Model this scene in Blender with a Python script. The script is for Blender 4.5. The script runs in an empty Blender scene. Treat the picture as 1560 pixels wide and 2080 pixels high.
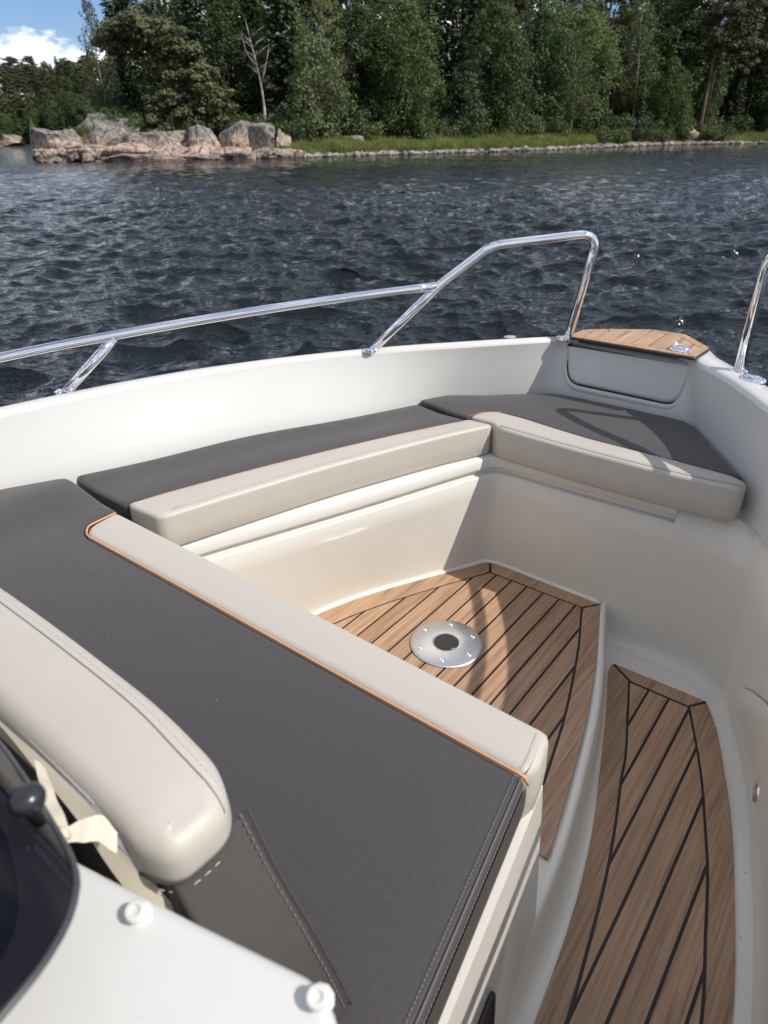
import bpy, bmesh, math, random
import numpy as np
from mathutils import Vector, Matrix
from mathutils.geometry import delaunay_2d_cdt
R = math.radians
scene = bpy.context.scene
C = scene.collection
rng = np.random.default_rng(7)
random.seed(7)

# ------------------------------------------------------------------ camera
cam_d = bpy.data.cameras.new('camera')
cam = bpy.data.objects.new('camera', cam_d); C.objects.link(cam); scene.camera = cam
cam_d.sensor_fit = 'VERTICAL'; cam_d.sensor_height = 36.0; cam_d.lens = 24.006
cam_d.clip_start = 0.02; cam_d.clip_end = 6000
cam.location = (0, 0, 1.15)
cam.rotation_euler = (Matrix.Rotation(R(90 - 28.9), 3, 'X') @ Matrix.Rotation(R(-0.7), 3, 'Z')).to_euler()
cam_d.dof.use_dof = True; cam_d.dof.focus_distance = 1.5; cam_d.dof.aperture_fstop = 7.5

# ------------------------------------------------------------------ world and sun
A0 = R(52)                                         # heading of the boat's bow
SV = Vector((math.cos(A0), math.sin(A0), 0)); TV = Vector((math.sin(A0), -math.cos(A0), 0))
sun_dir = (SV * 0.25 + TV * 0.965 + Vector((0, 0, 1.0))).normalized()
elev = math.asin(sun_dir.z); azim = math.atan2(sun_dir.x, sun_dir.y)
w = bpy.data.worlds.new('World'); scene.world = w; w.use_nodes = True
nt = w.node_tree; nt.nodes.clear()
def wn(t, **k):
    n = nt.nodes.new(t)
    for a, v in k.items(): setattr(n, a, v)
    return n
out = wn('ShaderNodeOutputWorld'); bg = wn('ShaderNodeBackground')
sky = wn('ShaderNodeTexSky', sky_type='NISHITA', sun_disc=False)
sky.sun_elevation = elev; sky.sun_rotation = azim; sky.air_density = 1.0; sky.dust_density = 0.2; sky.ozone_density = 3.0
tc = wn('ShaderNodeTexCoord'); mp = wn('ShaderNodeMapping'); mp.inputs['Scale'].default_value = (1, 1, 2.2)
mp.inputs['Location'].default_value = (0.35, 0.1, 0.02)
cn = wn('ShaderNodeTexNoise'); cn.inputs['Scale'].default_value = 6.0; cn.inputs['Detail'].default_value = 9; cn.inputs['Roughness'].default_value = 0.56
cr = wn('ShaderNodeValToRGB'); cr.color_ramp.elements[0].position = 0.485; cr.color_ramp.elements[1].position = 0.535
cn2 = wn('ShaderNodeTexNoise'); cn2.inputs['Scale'].default_value = 13; cn2.inputs['Detail'].default_value = 6
cc = wn('ShaderNodeValToRGB'); cc.color_ramp.elements[0].position = 0.32; cc.color_ramp.elements[1].position = 0.62
cc.color_ramp.elements[0].color = (4.6, 5.0, 5.7, 1); cc.color_ramp.elements[1].color = (9.5, 9.5, 9.6, 1)
mx = wn('ShaderNodeMix', data_type='RGBA')
L = nt.links.new
L(tc.outputs['Generated'], mp.inputs['Vector']); L(mp.outputs[0], cn.inputs['Vector']); L(mp.outputs[0], cn2.inputs['Vector'])
L(cn.outputs['Fac'], cr.inputs['Fac']); L(cn2.outputs['Fac'], cc.inputs['Fac'])
L(cr.outputs['Color'], mx.inputs['Factor']); tint = wn('ShaderNodeMix', data_type='RGBA', blend_type='MULTIPLY'); tint.inputs[0].default_value = 1.0; tint.inputs[7].default_value = (0.54, 0.60, 0.74, 1)
L(sky.outputs['Color'], tint.inputs[6]); L(tint.outputs[2], mx.inputs[6]); L(cc.outputs['Color'], mx.inputs[7])
L(mx.outputs[2], bg.inputs['Color']); L(bg.outputs[0], out.inputs['Surface'])
bg.inputs['Strength'].default_value = 0.14
sun_l = bpy.data.lights.new('sun', 'SUN'); sun_l.energy = 4.2; sun_l.angle = R(0.55); sun_l.color = (1.0, 0.94, 0.86)
sun_o = bpy.data.objects.new('sun', sun_l); C.objects.link(sun_o)
sun_o.rotation_euler = sun_dir.to_track_quat('Z', 'Y').to_euler()
scene.view_settings.view_transform = 'Standard'; scene.view_settings.look = 'None'
scene.view_settings.gamma = 1.0; scene.view_settings.use_curve_mapping = False
scene.view_settings.exposure = 0.12
scene.render.engine = 'CYCLES'
scene.cycles.max_bounces = 8; scene.cycles.transparent_max_bounces = 12
scene.cycles.sample_clamp_indirect = 6.0
scene.cycles.caustics_reflective = False; scene.cycles.caustics_refractive = False

# ------------------------------------------------------------------ materials
def mat(name, base=(0.5, 0.5, 0.5), rough=0.5, metal=0.0, spec=0.5, coat=0.0):
    m = bpy.data.materials.new(name); m.use_nodes = True
    b = m.node_tree.nodes['Principled BSDF']
    b.inputs['Base Color'].default_value = (*base, 1); b.inputs['Roughness'].default_value = rough
    b.inputs['Metallic'].default_value = metal; b.inputs['Specular IOR Level'].default_value = spec
    b.inputs['Coat Weight'].default_value = coat; b.inputs['Coat Roughness'].default_value = 0.06
    return m
def N(m, t, **k):
    n = m.node_tree.nodes.new(t)
    for a, v in k.items():
        if a in n.inputs.keys() if hasattr(n.inputs, 'keys') else False: n.inputs[a].default_value = v
        else: setattr(n, a, v)
    return n
def ln(m, a, b): m.node_tree.links.new(a, b)
def bsdf(m): return m.node_tree.nodes['Principled BSDF']
def noise(m, scale, detail=4, rough=0.5, coord='Object', mscale=None, dist=0.0):
    t = N(m, 'ShaderNodeTexCoord'); n = N(m, 'ShaderNodeTexNoise')
    n.inputs['Scale'].default_value = scale; n.inputs['Detail'].default_value = detail; n.inputs['Roughness'].default_value = rough
    n.inputs['Distortion'].default_value = dist
    src = t.outputs[coord]
    if mscale:
        mp_ = N(m, 'ShaderNodeMapping'); mp_.inputs['Scale'].default_value = mscale; ln(m, src, mp_.inputs['Vector']); src = mp_.outputs[0]
    ln(m, src, n.inputs['Vector']); return n
def ramp(m, fac, stops):
    r = N(m, 'ShaderNodeValToRGB'); e = r.color_ramp.elements
    while len(e) < len(stops): e.new(0.5)
    for i, (p, c) in enumerate(stops):
        e[i].position = p; e[i].color = (*c, 1) if len(c) == 3 else c
    ln(m, fac, r.inputs['Fac']); return r
def bump(m, fac, strength, dist=0.001, prev=None):
    b = N(m, 'ShaderNodeBump'); b.inputs['Strength'].default_value = strength; b.inputs['Distance'].default_value = dist
    ln(m, fac, b.inputs['Height'])
    if prev: ln(m, prev.outputs[0], b.inputs['Normal'])
    ln(m, b.outputs[0], bsdf(m).inputs['Normal']); return b

def gelcoat(name, base, specks=0.0):
    m = mat(name, base, 0.30, spec=0.45, coat=0.35)
    n = noise(m, 1.6, 2, 0.5)
    r = ramp(m, n.outputs['Fac'], [(0.2, tuple(c * 0.975 for c in base)), (0.7, tuple(min(1, c * 1.01) for c in base))])
    col = r.outputs['Color']
    v = N(m, 'ShaderNodeTexVoronoi'); v.inputs['Scale'].default_value = 55 if specks > .5 else 26
    t = N(m, 'ShaderNodeTexCoord'); ln(m, t.outputs['Object'], v.inputs['Vector'])
    sp = ramp(m, v.outputs['Distance'], [(0.0, (1, 1, 1)), (0.07 if specks > .5 else 0.03, (1, 1, 1)), (0.10 if specks > .5 else 0.045, (0, 0, 0))])
    msk = ramp(m, noise(m, 6, 3).outputs['Fac'], [(0.5 if specks > .5 else .62, (0, 0, 0)), (0.62 if specks > .5 else .7, (1, 1, 1))])
    mm = N(m, 'ShaderNodeMath', operation='MULTIPLY'); ln(m, sp.outputs['Color'], mm.inputs[0]); ln(m, msk.outputs['Color'], mm.inputs[1])
    m2 = N(m, 'ShaderNodeMath', operation='MULTIPLY'); ln(m, mm.outputs[0], m2.inputs[0]); m2.inputs[1].default_value = 0.75
    x = N(m, 'ShaderNodeMix', data_type='RGBA'); ln(m, m2.outputs[0], x.inputs[0]); ln(m, col, x.inputs[6]); x.inputs[7].default_value = (0.12, 0.10, 0.08, 1)
    ln(m, x.outputs[2], bsdf(m).inputs['Base Color'])
    return m
M = {}
M['gel_white'] = gelcoat('white_gelcoat', (0.585, 0.58, 0.55))
M['gel_cream'] = gelcoat('cream_gelcoat', (0.655, 0.638, 0.588))
M['gel_sole'] = gelcoat('sole_gelcoat', (0.74, 0.71, 0.64), 1.0)
def vinyl(name, base, var=0.06, rough=0.42):
    m = mat(name, base, rough, spec=0.35)
    n = noise(m, 260 if base[0] < .2 else 5, 6, 0.7)
    r = ramp(m, n.outputs['Fac'], [(0.3, tuple(c * (1 - 1.6 * var) for c in base)), (0.7, tuple(c * (1 + 1.6 * var) for c in base))])
    # small specks of dust and lint
    v = N(m, 'ShaderNodeTexVoronoi'); v.inputs['Scale'].default_value = 24
    t = N(m, 'ShaderNodeTexCoord'); ln(m, t.outputs['Object'], v.inputs['Vector'])
    sp = ramp(m, v.outputs['Distance'], [(0.0, (0.5,) * 3), (0.022, (0.5,) * 3), (0.035, (0, 0, 0))])
    x = N(m, 'ShaderNodeMix', data_type='RGBA'); ln(m, sp.outputs['Color'], x.inputs[0]); ln(m, r.outputs['Color'], x.inputs[6])
    x.inputs[7].default_value = (0.35, 0.34, 0.33, 1) if base[0] < .2 else (0.12, 0.11, 0.10, 1)
    ln(m, x.outputs[2], bsdf(m).inputs['Base Color'])
    g = noise(m, 420, 3, .7); b1 = bump(m, g.outputs['Fac'], 0.5, 0.0006)
    g2 = noise(m, 11, 3); bump(m, g2.outputs['Fac'], 0.18, 0.006, b1)
    return m
M['beige'] = vinyl('beige_vinyl', (0.462, 0.434, 0.384), 0.02)
M['dark'] = vinyl('charcoal_vinyl', (0.052, 0.047, 0.048), 0.11, 0.55)
b = bsdf(M['dark']); b.inputs['Sheen Weight'].default_value = 0.18; b.inputs['Sheen Roughness'].default_value = 0.5
n = noise(M['dark'], 700, 3, 0.7); 
rr = ramp(M['dark'], n.outputs['Fac'], [(0.35, (0.42,) * 3), (0.7, (0.68,) * 3)]); ln(M['dark'], rr.outputs['Color'], b.inputs['Roughness'])
M['taupe'] = vinyl('taupe_vinyl', (0.058, 0.051, 0.048), 0.05, 0.62)
M['orange'] = mat('tan_piping', (0.62, 0.30, 0.13), 0.4)
M['thread_dark'] = mat('dark_thread', (0.13, 0.12, 0.12), 0.8)
M['thread_light'] = mat('light_thread', (0.50, 0.47, 0.42), 0.8)
M['thread_grey'] = mat('grey_thread', (0.20, 0.19, 0.18), 0.8)
def teak():
    m = mat('teak', rough=0.5, spec=0.3)
    oi = N(m, 'ShaderNodeObjectInfo'); t = N(m, 'ShaderNodeTexCoord')
    ad = N(m, 'ShaderNodeVectorMath', operation='MULTIPLY_ADD')
    cmb = N(m, 'ShaderNodeCombineXYZ'); 
    for i in range(3): ln(m, oi.outputs['Random'], cmb.inputs[i])
    ad.inputs[1].default_value = (5, 7, 3); ln(m, cmb.outputs[0], ad.inputs[0]); ln(m, t.outputs['Object'], ad.inputs[2])
    mp_ = N(m, 'ShaderNodeMapping'); mp_.inputs['Scale'].default_value = (2.6, 95, 20); ln(m, ad.outputs[0], mp_.inputs['Vector'])
    n1 = N(m, 'ShaderNodeTexNoise'); n1.inputs['Scale'].default_value = 1.6; n1.inputs['Detail'].default_value = 8; n1.inputs['Roughness'].default_value = 0.62; n1.inputs['Distortion'].default_value = 0.7
    ln(m, mp_.outputs[0], n1.inputs['Vector'])
    mp2 = N(m, 'ShaderNodeMapping'); mp2.inputs['Scale'].default_value = (1.3, 14, 5); ln(m, ad.outputs[0], mp2.inputs['Vector'])
    wv = N(m, 'ShaderNodeTexNoise'); wv.inputs['Scale'].default_value = 2.5; wv.inputs['Detail'].default_value = 4; wv.inputs['Distortion'].default_value = 1.2
    ln(m, mp2.outputs[0], wv.inputs['Vector'])
    sm = N(m, 'ShaderNodeMath', operation='MULTIPLY_ADD'); ln(m, n1.outputs['Fac'], sm.inputs[0]); sm.inputs[1].default_value = 0.68
    s2 = N(m, 'ShaderNodeMath', operation='MULTIPLY'); ln(m, wv.outputs['Fac'], s2.inputs[0]); s2.inputs[1].default_value = 0.32; ln(m, s2.outputs[0], sm.inputs[2])
    r = ramp(m, sm.outputs[0], [(0.32, (0.21, 0.12, 0.07)), (0.45, (0.36, 0.218, 0.128)), (0.55, (0.445, 0.28, 0.17)), (0.70, (0.53, 0.355, 0.23))])
    hs = N(m, 'ShaderNodeHueSaturation'); hs.inputs['Saturation'].default_value = 0.97
    vr = N(m, 'ShaderNodeMapRange'); vr.inputs['To Min'].default_value = 0.90; vr.inputs['To Max'].default_value = 1.08
    ln(m, oi.outputs['Random'], vr.inputs['Value']); ln(m, vr.outputs[0], hs.inputs['Value']); ln(m, r.outputs['Color'], hs.inputs['Color'])
    ln(m, hs.outputs[0], bsdf(m).inputs['Base Color'])
    bump(m, n1.outputs['Fac'], 0.15, 0.001)
    return m
M['teak'] = teak()
M['caulk'] = mat('black_caulk', (0.012, 0.012, 0.014), 0.55)
def steel():
    m = mat('polished_steel', (0.86, 0.86, 0.87), 0.07, 1.0)
    n = noise(m, 30, 4); r = ramp(m, n.outputs['Fac'], [(0.3, (0.04,) * 3), (0.8, (0.13,) * 3)]); ln(m, r.outputs['Color'], bsdf(m).inputs['Roughness'])
    return m
M['steel'] = steel()
M['alu'] = mat('brushed_aluminium', (0.70, 0.71, 0.72), 0.30, 1.0)
bsdf(M['alu']).inputs['Anisotropic'].default_value = 0.6
tg = N(M['alu'], 'ShaderNodeTangent'); tg.direction_type = 'RADIAL'; tg.axis = 'Z'; ln(M['alu'], tg.outputs[0], bsdf(M['alu']).inputs['Tangent'])
n = noise(M['alu'], 60, 4); bump(M['alu'], n.outputs['Fac'], 0.06, 0.0006)
M['black'] = mat('black_plastic', (0.012, 0.012, 0.013), 0.32)
M['rubber'] = mat('black_rubber', (0.02, 0.02, 0.022), 0.28, spec=0.6)
M['hollow_shade'] = mat('painted_hollow_shade', (0.02, 0.014, 0.012), 0.6)  # near-black colour painted in for the shade inside hollows
M['canvas'] = mat('cream_canvas', (0.62, 0.56, 0.44), 0.8)
bump(M['canvas'], noise(M['canvas'], 500, 2).outputs['Fac'], 0.4, 0.0006)
M['zip'] = mat('grey_zipper', (0.34, 0.34, 0.40), 0.45)
M['white_plastic'] = mat('white_plastic', (0.62, 0.61, 0.58), 0.4)
def tinted():
    m = mat('tinted_acrylic', (0.006, 0.007, 0.010), 0.10, spec=0.28)
    b_ = bsdf(m); tr = N(m, 'ShaderNodeBsdfTransparent'); tr.inputs[0].default_value = (0.04, 0.04, 0.05, 1)
    mxs = N(m, 'ShaderNodeMixShader'); mxs.inputs[0].default_value = 0.55
    o = m.node_tree.nodes['Material Output']; ln(m, tr.outputs[0], mxs.inputs[1]); ln(m, b_.outputs[0], mxs.inputs[2]); ln(m, mxs.outputs[0], o.inputs['Surface'])
    return m
M['tint'] = tinted()
M['tint_edge'] = mat('tinted_edge', (0.05, 0.05, 0.055), 0.3)

# ------------------------------------------------------------------ mesh helpers
def link(name, me, m=None, parent=None, smooth=False, **props):
    if m is not None: me.materials.append(m)
    if smooth: me.shade_smooth()
    o = bpy.data.objects.new(name, me); C.objects.link(o)
    if parent: o.parent = parent
    for k, v in props.items(): o[k] = v
    return o
def mesh(name, verts, faces):
    me = bpy.data.meshes.new(name)
    me.from_pydata([tuple(map(float, v)) for v in verts], [], [tuple(int(i) for i in f) for f in faces]); me.validate(); me.update(); return me
def fast_mesh(name, V, Q):
    """V (n,3), Q (m,k) equal sided faces"""
    me = bpy.data.meshes.new(name); V = np.asarray(V, np.float32); Q = np.asarray(Q, np.int32); k = Q.shape[1]
    me.vertices.add(len(V)); me.vertices.foreach_set('co', V.ravel())
    me.loops.add(Q.size); me.loops.foreach_set('vertex_index', Q.ravel())
    me.polygons.add(len(Q)); me.polygons.foreach_set('loop_start', np.arange(0, Q.size, k, dtype=np.int32))
    me.update(calc_edges=True); return me
def sharp(me, ang=35):
    me.shade_smooth()
    try: me.set_sharp_from_angle(angle=R(ang))
    except Exception: pass
def q(s, t, z): return (s, -t, z)                  # boat frame: s forward, t to starboard
def catmull(pts, n):
    P_ = np.array(pts, float)
    if len(P_) == 2: return np.array([P_[0] + (P_[1] - P_[0]) * u for u in np.linspace(0, 1, n)])
    Pe = np.vstack([2 * P_[0] - P_[1], P_, 2 * P_[-1] - P_[-2]])
    d = np.r_[0, np.cumsum(np.linalg.norm(np.diff(P_, axis=0), axis=1))]
    res = []
    for u in np.linspace(0, d[-1], n):
        i = min(np.searchsorted(d, u, side='right') - 1, len(P_) - 2); f = (u - d[i]) / (d[i + 1] - d[i])
        p0, p1, p2, p3 = Pe[i:i + 4]
        def kn(a, b_): return max(np.linalg.norm(b_ - a) ** 0.5, 1e-6)
        t1 = kn(p0, p1); t2 = t1 + kn(p1, p2); t3 = t2 + kn(p2, p3); t = t1 + f * (t2 - t1)
        A1 = (t1 - t) / t1 * p0 + t / t1 * p1; A2 = (t2 - t) / (t2 - t1) * p1 + (t - t1) / (t2 - t1) * p2
        A3 = (t3 - t) / (t3 - t2) * p2 + (t - t2) / (t3 - t2) * p3
        B1 = (t2 - t) / t2 * A1 + t / t2 * A2; B2 = (t3 - t) / (t3 - t1) * A2 + (t - t1) / (t3 - t1) * A3
        res.append((t2 - t) / (t2 - t1) * B1 + (t - t1) / (t2 - t1) * B2)
    return np.array(res)
def loft(rings, close=False, flip=False):
    """rings: list of (n,3) arrays -> verts, faces"""
    n = len(rings[0]); V = np.vstack(rings); F = []
    for i in range(len(rings) - 1):
        for j in range(n if close else n - 1):
            a, b_, c, d = i * n + j, i * n + (j + 1) % n, (i + 1) * n + (j + 1) % n, (i + 1) * n + j
            F.append((a, d, c, b_) if flip else (a, b_, c, d))
    return V, F
def tube(pts, r, seg=12, cap=True, closed=False):
    P_ = np.array(pts, float); n = len(P_); V = []; F = []
    rr_ = np.full(n, r) if np.isscalar(r) else np.array(r)
    T_ = np.gradient(P_, axis=0)
    if closed: T_ = np.roll(P_, -1, 0) - np.roll(P_, 1, 0)
    T_ /= np.linalg.norm(T_, axis=1)[:, None] + 1e-12
    up = np.array([0, 0, 1.0]) if abs(T_[0][2]) < 0.9 else np.array([1.0, 0, 0])
    nrm = np.cross(T_[0], up); nrm /= np.linalg.norm(nrm)
    for i in range(n):
        nrm = nrm - T_[i] * (nrm @ T_[i]); nrm /= np.linalg.norm(nrm); bi = np.cross(T_[i], nrm)
        for k in range(seg):
            a = 2 * math.pi * k / seg; V.append(P_[i] + rr_[i] * (math.cos(a) * nrm + math.sin(a) * bi))
    for i in range(n if closed else n - 1):
        for k in range(seg):
            i2 = (i + 1) % n
            F.append((i * seg + k, i * seg + (k + 1) % seg, i2 * seg + (k + 1) % seg, i2 * seg + k))
    if cap and not closed:
        F.append(tuple(range(seg))[::-1]); F.append(tuple((n - 1) * seg + k for k in range(seg)))
    return V, F
def bendline(pts, rad, n=8):
    """polyline with rounded corners"""
    P_ = [np.array(p, float) for p in pts]; outp = [P_[0]]
    for i in range(1, len(P_) - 1):
        a, b_, c = P_[i - 1], P_[i], P_[i + 1]; r_ = rad[i - 1] if not np.isscalar(rad) else rad
        d1 = (a - b_); d2 = (c - b_); l1 = np.linalg.norm(d1); l2 = np.linalg.norm(d2); r1 = min(r_, l1 * .48, l2 * .48)
        p, r2 = b_ + d1 / l1 * r1, b_ + d2 / l2 * r1
        for k in range(n + 1):
            u = k / n; outp.append((1 - u) ** 2 * p + 2 * u * (1 - u) * b_ + u * u * r2)
    outp.append(P_[-1]); return np.array(outp)
def ccw(p):
    p = np.array(p, float); x, y = p[:, 0], p[:, 1]
    return p if np.sum(x * np.roll(y, -1) - y * np.roll(x, -1)) > 0 else p[::-1]
def resample_closed(p, step):
    p = np.vstack([p, p[:1]]); d = np.r_[0, np.cumsum(np.linalg.norm(np.diff(p, axis=0), axis=1))]
    n = max(12, int(d[-1] / step)); u = np.linspace(0, d[-1], n, endpoint=False)
    return np.c_[np.interp(u, d, p[:, 0]), np.interp(u, d, p[:, 1])]
def round_poly(p, r, n=6):
    p = np.array(p, float); res = []; m_ = len(p)
    for i in range(m_):
        a, b_, c = p[i - 1], p[i], p[(i + 1) % m_]; rr2 = r[i] if not np.isscalar(r) else r
        d1 = a - b_; d2 = c - b_; l1, l2 = np.linalg.norm(d1), np.linalg.norm(d2); k1 = min(rr2, l1 * .48, l2 * .48)
        if k1 < 1e-5: res.append(b_); continue
        s_, e_ = b_ + d1 / l1 * k1, b_ + d2 / l2 * k1
        for k in range(n + 1):
            u = k / n; res.append((1 - u) ** 2 * s_ + 2 * u * (1 - u) * b_ + u * u * e_)
    return np.array(res)
def offset_in(p, d):
    """inward offset of a ccw closed polygon by vertex normals"""
    e = np.roll(p, -1, 0) - p; e /= np.linalg.norm(e, axis=1)[:, None] + 1e-12
    nrm = np.c_[-e[:, 1], e[:, 0]]; n2 = nrm + np.roll(nrm, 1, 0); l = np.linalg.norm(n2, axis=1)[:, None]
    n2 /= l + 1e-12; k = 1 / np.clip((n2 * nrm).sum(1), 0.5, 1)
    return p + n2 * (d * k)[:, None]
def cushion(outline, z0, ztop, r, step=0.012, grid=0.03, crown=0.004, wob=0.0, seedv=0):
    """outline in (s,t); soft slab with rounded edges and a puffed top"""
    p = np.array(outline, float); p = np.c_[p[:, 0], -p[:, 1]]; p = ccw(p); p = resample_closed(p, step)
    zt = ztop if callable(ztop) else (lambda x, y: ztop)
    n = len(p); rings = []; zc = np.array([zt(a, -b_) for a, b_ in p])
    prof = [(0.004, None, 0.0), (0.0, None, 0.006), (-0.001, None, 0.5)]
    for ins, _, f in prof:
        pp = offset_in(p, ins); zz = z0 + (f if f == 0.006 or f == 0 else (zc - r - z0) * f)
        rings.append(np.c_[pp, np.broadcast_to(zz, (n,))])
    K = 6
    for k in range(K + 1):
        a = k / K * math.pi / 2; pp = offset_in(p, r * (1 - math.cos(a))); rings.append(np.c_[pp, zc - r + r * math.sin(a)])
    V, F = loft(rings, True); V = [tuple(v) for v in V]; base = (len(rings) - 1) * n
    inner = rings[-1][:, :2]
    mn, mx_ = inner.min(0), inner.max(0); pts = [Vector(v) for v in inner]
    def inside(x, y):
        j = len(inner) - 1; c = False; dm = 1e9
        a = inner; b2 = np.roll(inner, -1, 0); e = b2 - a; w_ = np.array([x, y]) - a
        tt = np.clip((w_ * e).sum(1) / ((e ** 2).sum(1) + 1e-12), 0, 1); dm = np.sqrt((((a + e * tt[:, None]) - (x, y)) ** 2).sum(1).min())
        cr_ = ((a[:, 1] > y) != (b2[:, 1] > y)) & (x < (b2[:, 0] - a[:, 0]) * (y - a[:, 1]) / (b2[:, 1] - a[:, 1] + 1e-12) + a[:, 0])
        return (cr_.sum() % 2 == 1), dm
    rz = [zt(v[0], -v[1]) for v in inner]
    r2 = random.Random(seedv); ph = [(r2.uniform(8, 22), r2.uniform(8, 22), r2.uniform(0, 6)) for _ in range(5)]
    dist = {}
    xs = np.arange(mn[0], mx_[0], grid); ys = np.arange(mn[1], mx_[1], grid); extra = []
    for x in xs:
        for y in ys:
            ok, dm = inside(x, y)
            if ok and dm > grid * (0.35 if grid > .02 else .75): extra.append((x, y, dm))
    pts += [Vector((x, y)) for x, y, _ in extra]
    edges = [(i, (i + 1) % n) for i in range(n)]
    vo, eo, fo, ov, oe, of = delaunay_2d_cdt(pts, edges, [], 1, 1e-6)
    idx = {}
    for i, v in enumerate(vo):
        o_ = ov[i]; k0 = o_[0] if o_ else None
        if k0 is not None and k0 < n: idx[i] = base + k0
        else:
            dm = extra[k0 - n][2] if k0 is not None else 0.01
            hz = zt(v.x, -v.y) + crown * (1 - math.exp(-dm / 0.03))
            hz += wob * sum(math.sin(a * v.x + b_ * v.y + c) for a, b_, c in ph) / 5 * min(1, dm / 0.04)
            idx[i] = len(V); V.append((v.x, v.y, hz))
    for f in fo: F.append(tuple(idx[i] for i in f))
    F.append(tuple(range(n))[::-1])
    return V, F
def stitches(path, length=0.0035, gap=0.002, r=0.0006):
    """dashes along a 3D path"""
    P_ = np.array(path, float); d = np.r_[0, np.cumsum(np.linalg.norm(np.diff(P_, axis=0), axis=1))]
    V = []; F = []; u = 0
    while u + length < d[-1]:
        a = np.array([np.interp(u, d, P_[:, k]) for k in range(3)]); b_ = np.array([np.interp(u + length, d, P_[:, k]) for k in range(3)])
        m_ = (a + b_) / 2; m_[2] += r
        v, f = tube([a, m_, b_], [r * .6, r, r * .6], 4); o_ = len(V); V += v; F += [tuple(i + o_ for i in ff) for ff in f]
        u += length + gap
    return V, F
def add(name, VF, m, parent=None, smooth=True, ang=None, **props):
    me = mesh(name, *VF)
    if ang: sharp(me, ang)
    elif smooth: me.shade_smooth()
    return link(name, me, m, parent, **props)
def join(*vfs):
    V = []; F = []
    for v, f in vfs:
        o_ = len(V); V += [tuple(x) for x in v]; F += [tuple(i + o_ for i in ff) for ff in f]
    return V, F
def prism(poly, z0, z1, chamfer=0.0):
    """poly in (s,t) -> slab with optional chamfered top edge"""
    p = ccw(np.c_[np.array(poly)[:, 0], -np.array(poly)[:, 1]]); n = len(p)
    rings = [np.c_[p, np.full(n, z0)], np.c_[p, np.full(n, z1 - chamfer)]]
    if chamfer: rings.append(np.c_[offset_in(p, chamfer), np.full(n, z1)])
    V, F = loft(rings, True); F.append(tuple(range((len(rings) - 1) * n, len(rings) * n))); F.append(tuple(range(n))[::-1])
    return V, F
def disc(c, prof, seg=32, normal=None):
    """lathe about z (or normal) : prof = [(r,z)...]"""
    rings = []
    for r_, z_ in prof: rings.append(np.array([(r_ * math.cos(2 * math.pi * k / seg), r_ * math.sin(2 * math.pi * k / seg), z_) for k in range(seg)]))
    V, F = loft(rings, True); F.append(tuple(range(seg))[::-1]); F.append(tuple(range((len(prof) - 1) * seg, len(prof) * seg)))
    if normal is not None:
        rot = Vector(normal).to_track_quat('Z', 'Y').to_matrix(); V = [tuple(rot @ Vector(v)) for v in V]
    return [tuple(np.array(v) + np.array(c)) for v in V], F

# ------------------------------------------------------------------ water
ZW = -0.55
def build_water():
    ang = np.concatenate([np.linspace(R(-40), R(46), 1050), np.linspace(R(46), R(320), 80)[1:-1]])
    rad = [2.2]
    while rad[-1] < 3500: rad.append(rad[-1] * (1.0052 if rad[-1] < 48 else 1.012 if rad[-1] < 110 else 1.08))
    rad = np.r_[.05, np.array(rad)]; nr, na = len(rad), len(ang)
    X = rad[:, None] * np.sin(ang)[None, :]; Y = rad[:, None] * np.cos(ang)[None, :]
    Z = np.zeros_like(X); DX = np.zeros_like(X); DY = np.zeros_like(X)
    r3 = np.random.default_rng(3)
    wind = R(255)
    for i in range(90):
        lam = 0.11 * (1.15 / 0.11) ** r3.random(); k = 2 * math.pi / lam
        th = wind + r3.normal(0, 0.5); amp = 0.0094 * lam ** 0.93 * (0.5 + r3.random())
        res = rad * 0.0056; fade = np.clip((lam / res - 1.8) / 1.5, 0, 1)[:, None]
        ph = k * (X * math.cos(th) + Y * math.sin(th)) + r3.random() * 6.28
        Z += fade * amp * np.cos(ph); DX -= fade * amp * 0.9 * math.cos(th) * np.sin(ph); DY -= fade * amp * 0.9 * math.sin(th) * np.sin(ph)
    gust = 0.75 + 0.35 * np.sin(X * 0.09 + 1.3 * np.sin(Y * 0.05)) * np.sin(Y * 0.11 + X * 0.03)
    V = np.stack([X + DX, Y + DY, ZW + Z * gust], -1).reshape(-1, 3)
    i, j = np.meshgrid(np.arange(nr - 1), np.arange(na), indexing='ij'); j2 = (j + 1) % na
    Q = np.stack([i * na + j, i * na + j2, (i + 1) * na + j2, (i + 1) * na + j], -1).reshape(-1, 4)
    Q = Q[:, ::-1]
    me = fast_mesh('water', V, Q); me.shade_smooth()
    m = mat('lake_water', (0.007, 0.011, 0.013), 0.04, spec=0.5); bs = bsdf(m); bs.inputs['IOR'].default_value = 1.333
    t = N(m, 'ShaderNodeTexCoord')
    prev = None
    for sc_, st, ds, dt in ((1.1, 1.0, 0.15, 5), (5, 1.0, 0.032, 4), (14, 1.0, 0.010, 3)):
        mp_ = N(m, 'ShaderNodeMapping'); mp_.inputs['Rotation'].default_value = (0, 0, R(14)); mp_.inputs['Scale'].default_value = (0.5, 1.4, 1)
        ln(m, t.outputs['Object'], mp_.inputs['Vector'])
        n_ = N(m, 'ShaderNodeTexNoise'); n_.inputs['Scale'].default_value = sc_; n_.inputs['Detail'].default_value = dt; n_.inputs['Roughness'].default_value = 0.55; n_.inputs['Distortion'].default_value = 0.5
        ln(m, mp_.outputs[0], n_.inputs['Vector']); prev = bump(m, n_.outputs['Fac'], st, ds, prev)
    return link('water', me, m, None, kind='structure', label='dark wind-rippled lake water around the boat')
build_water()

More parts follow.
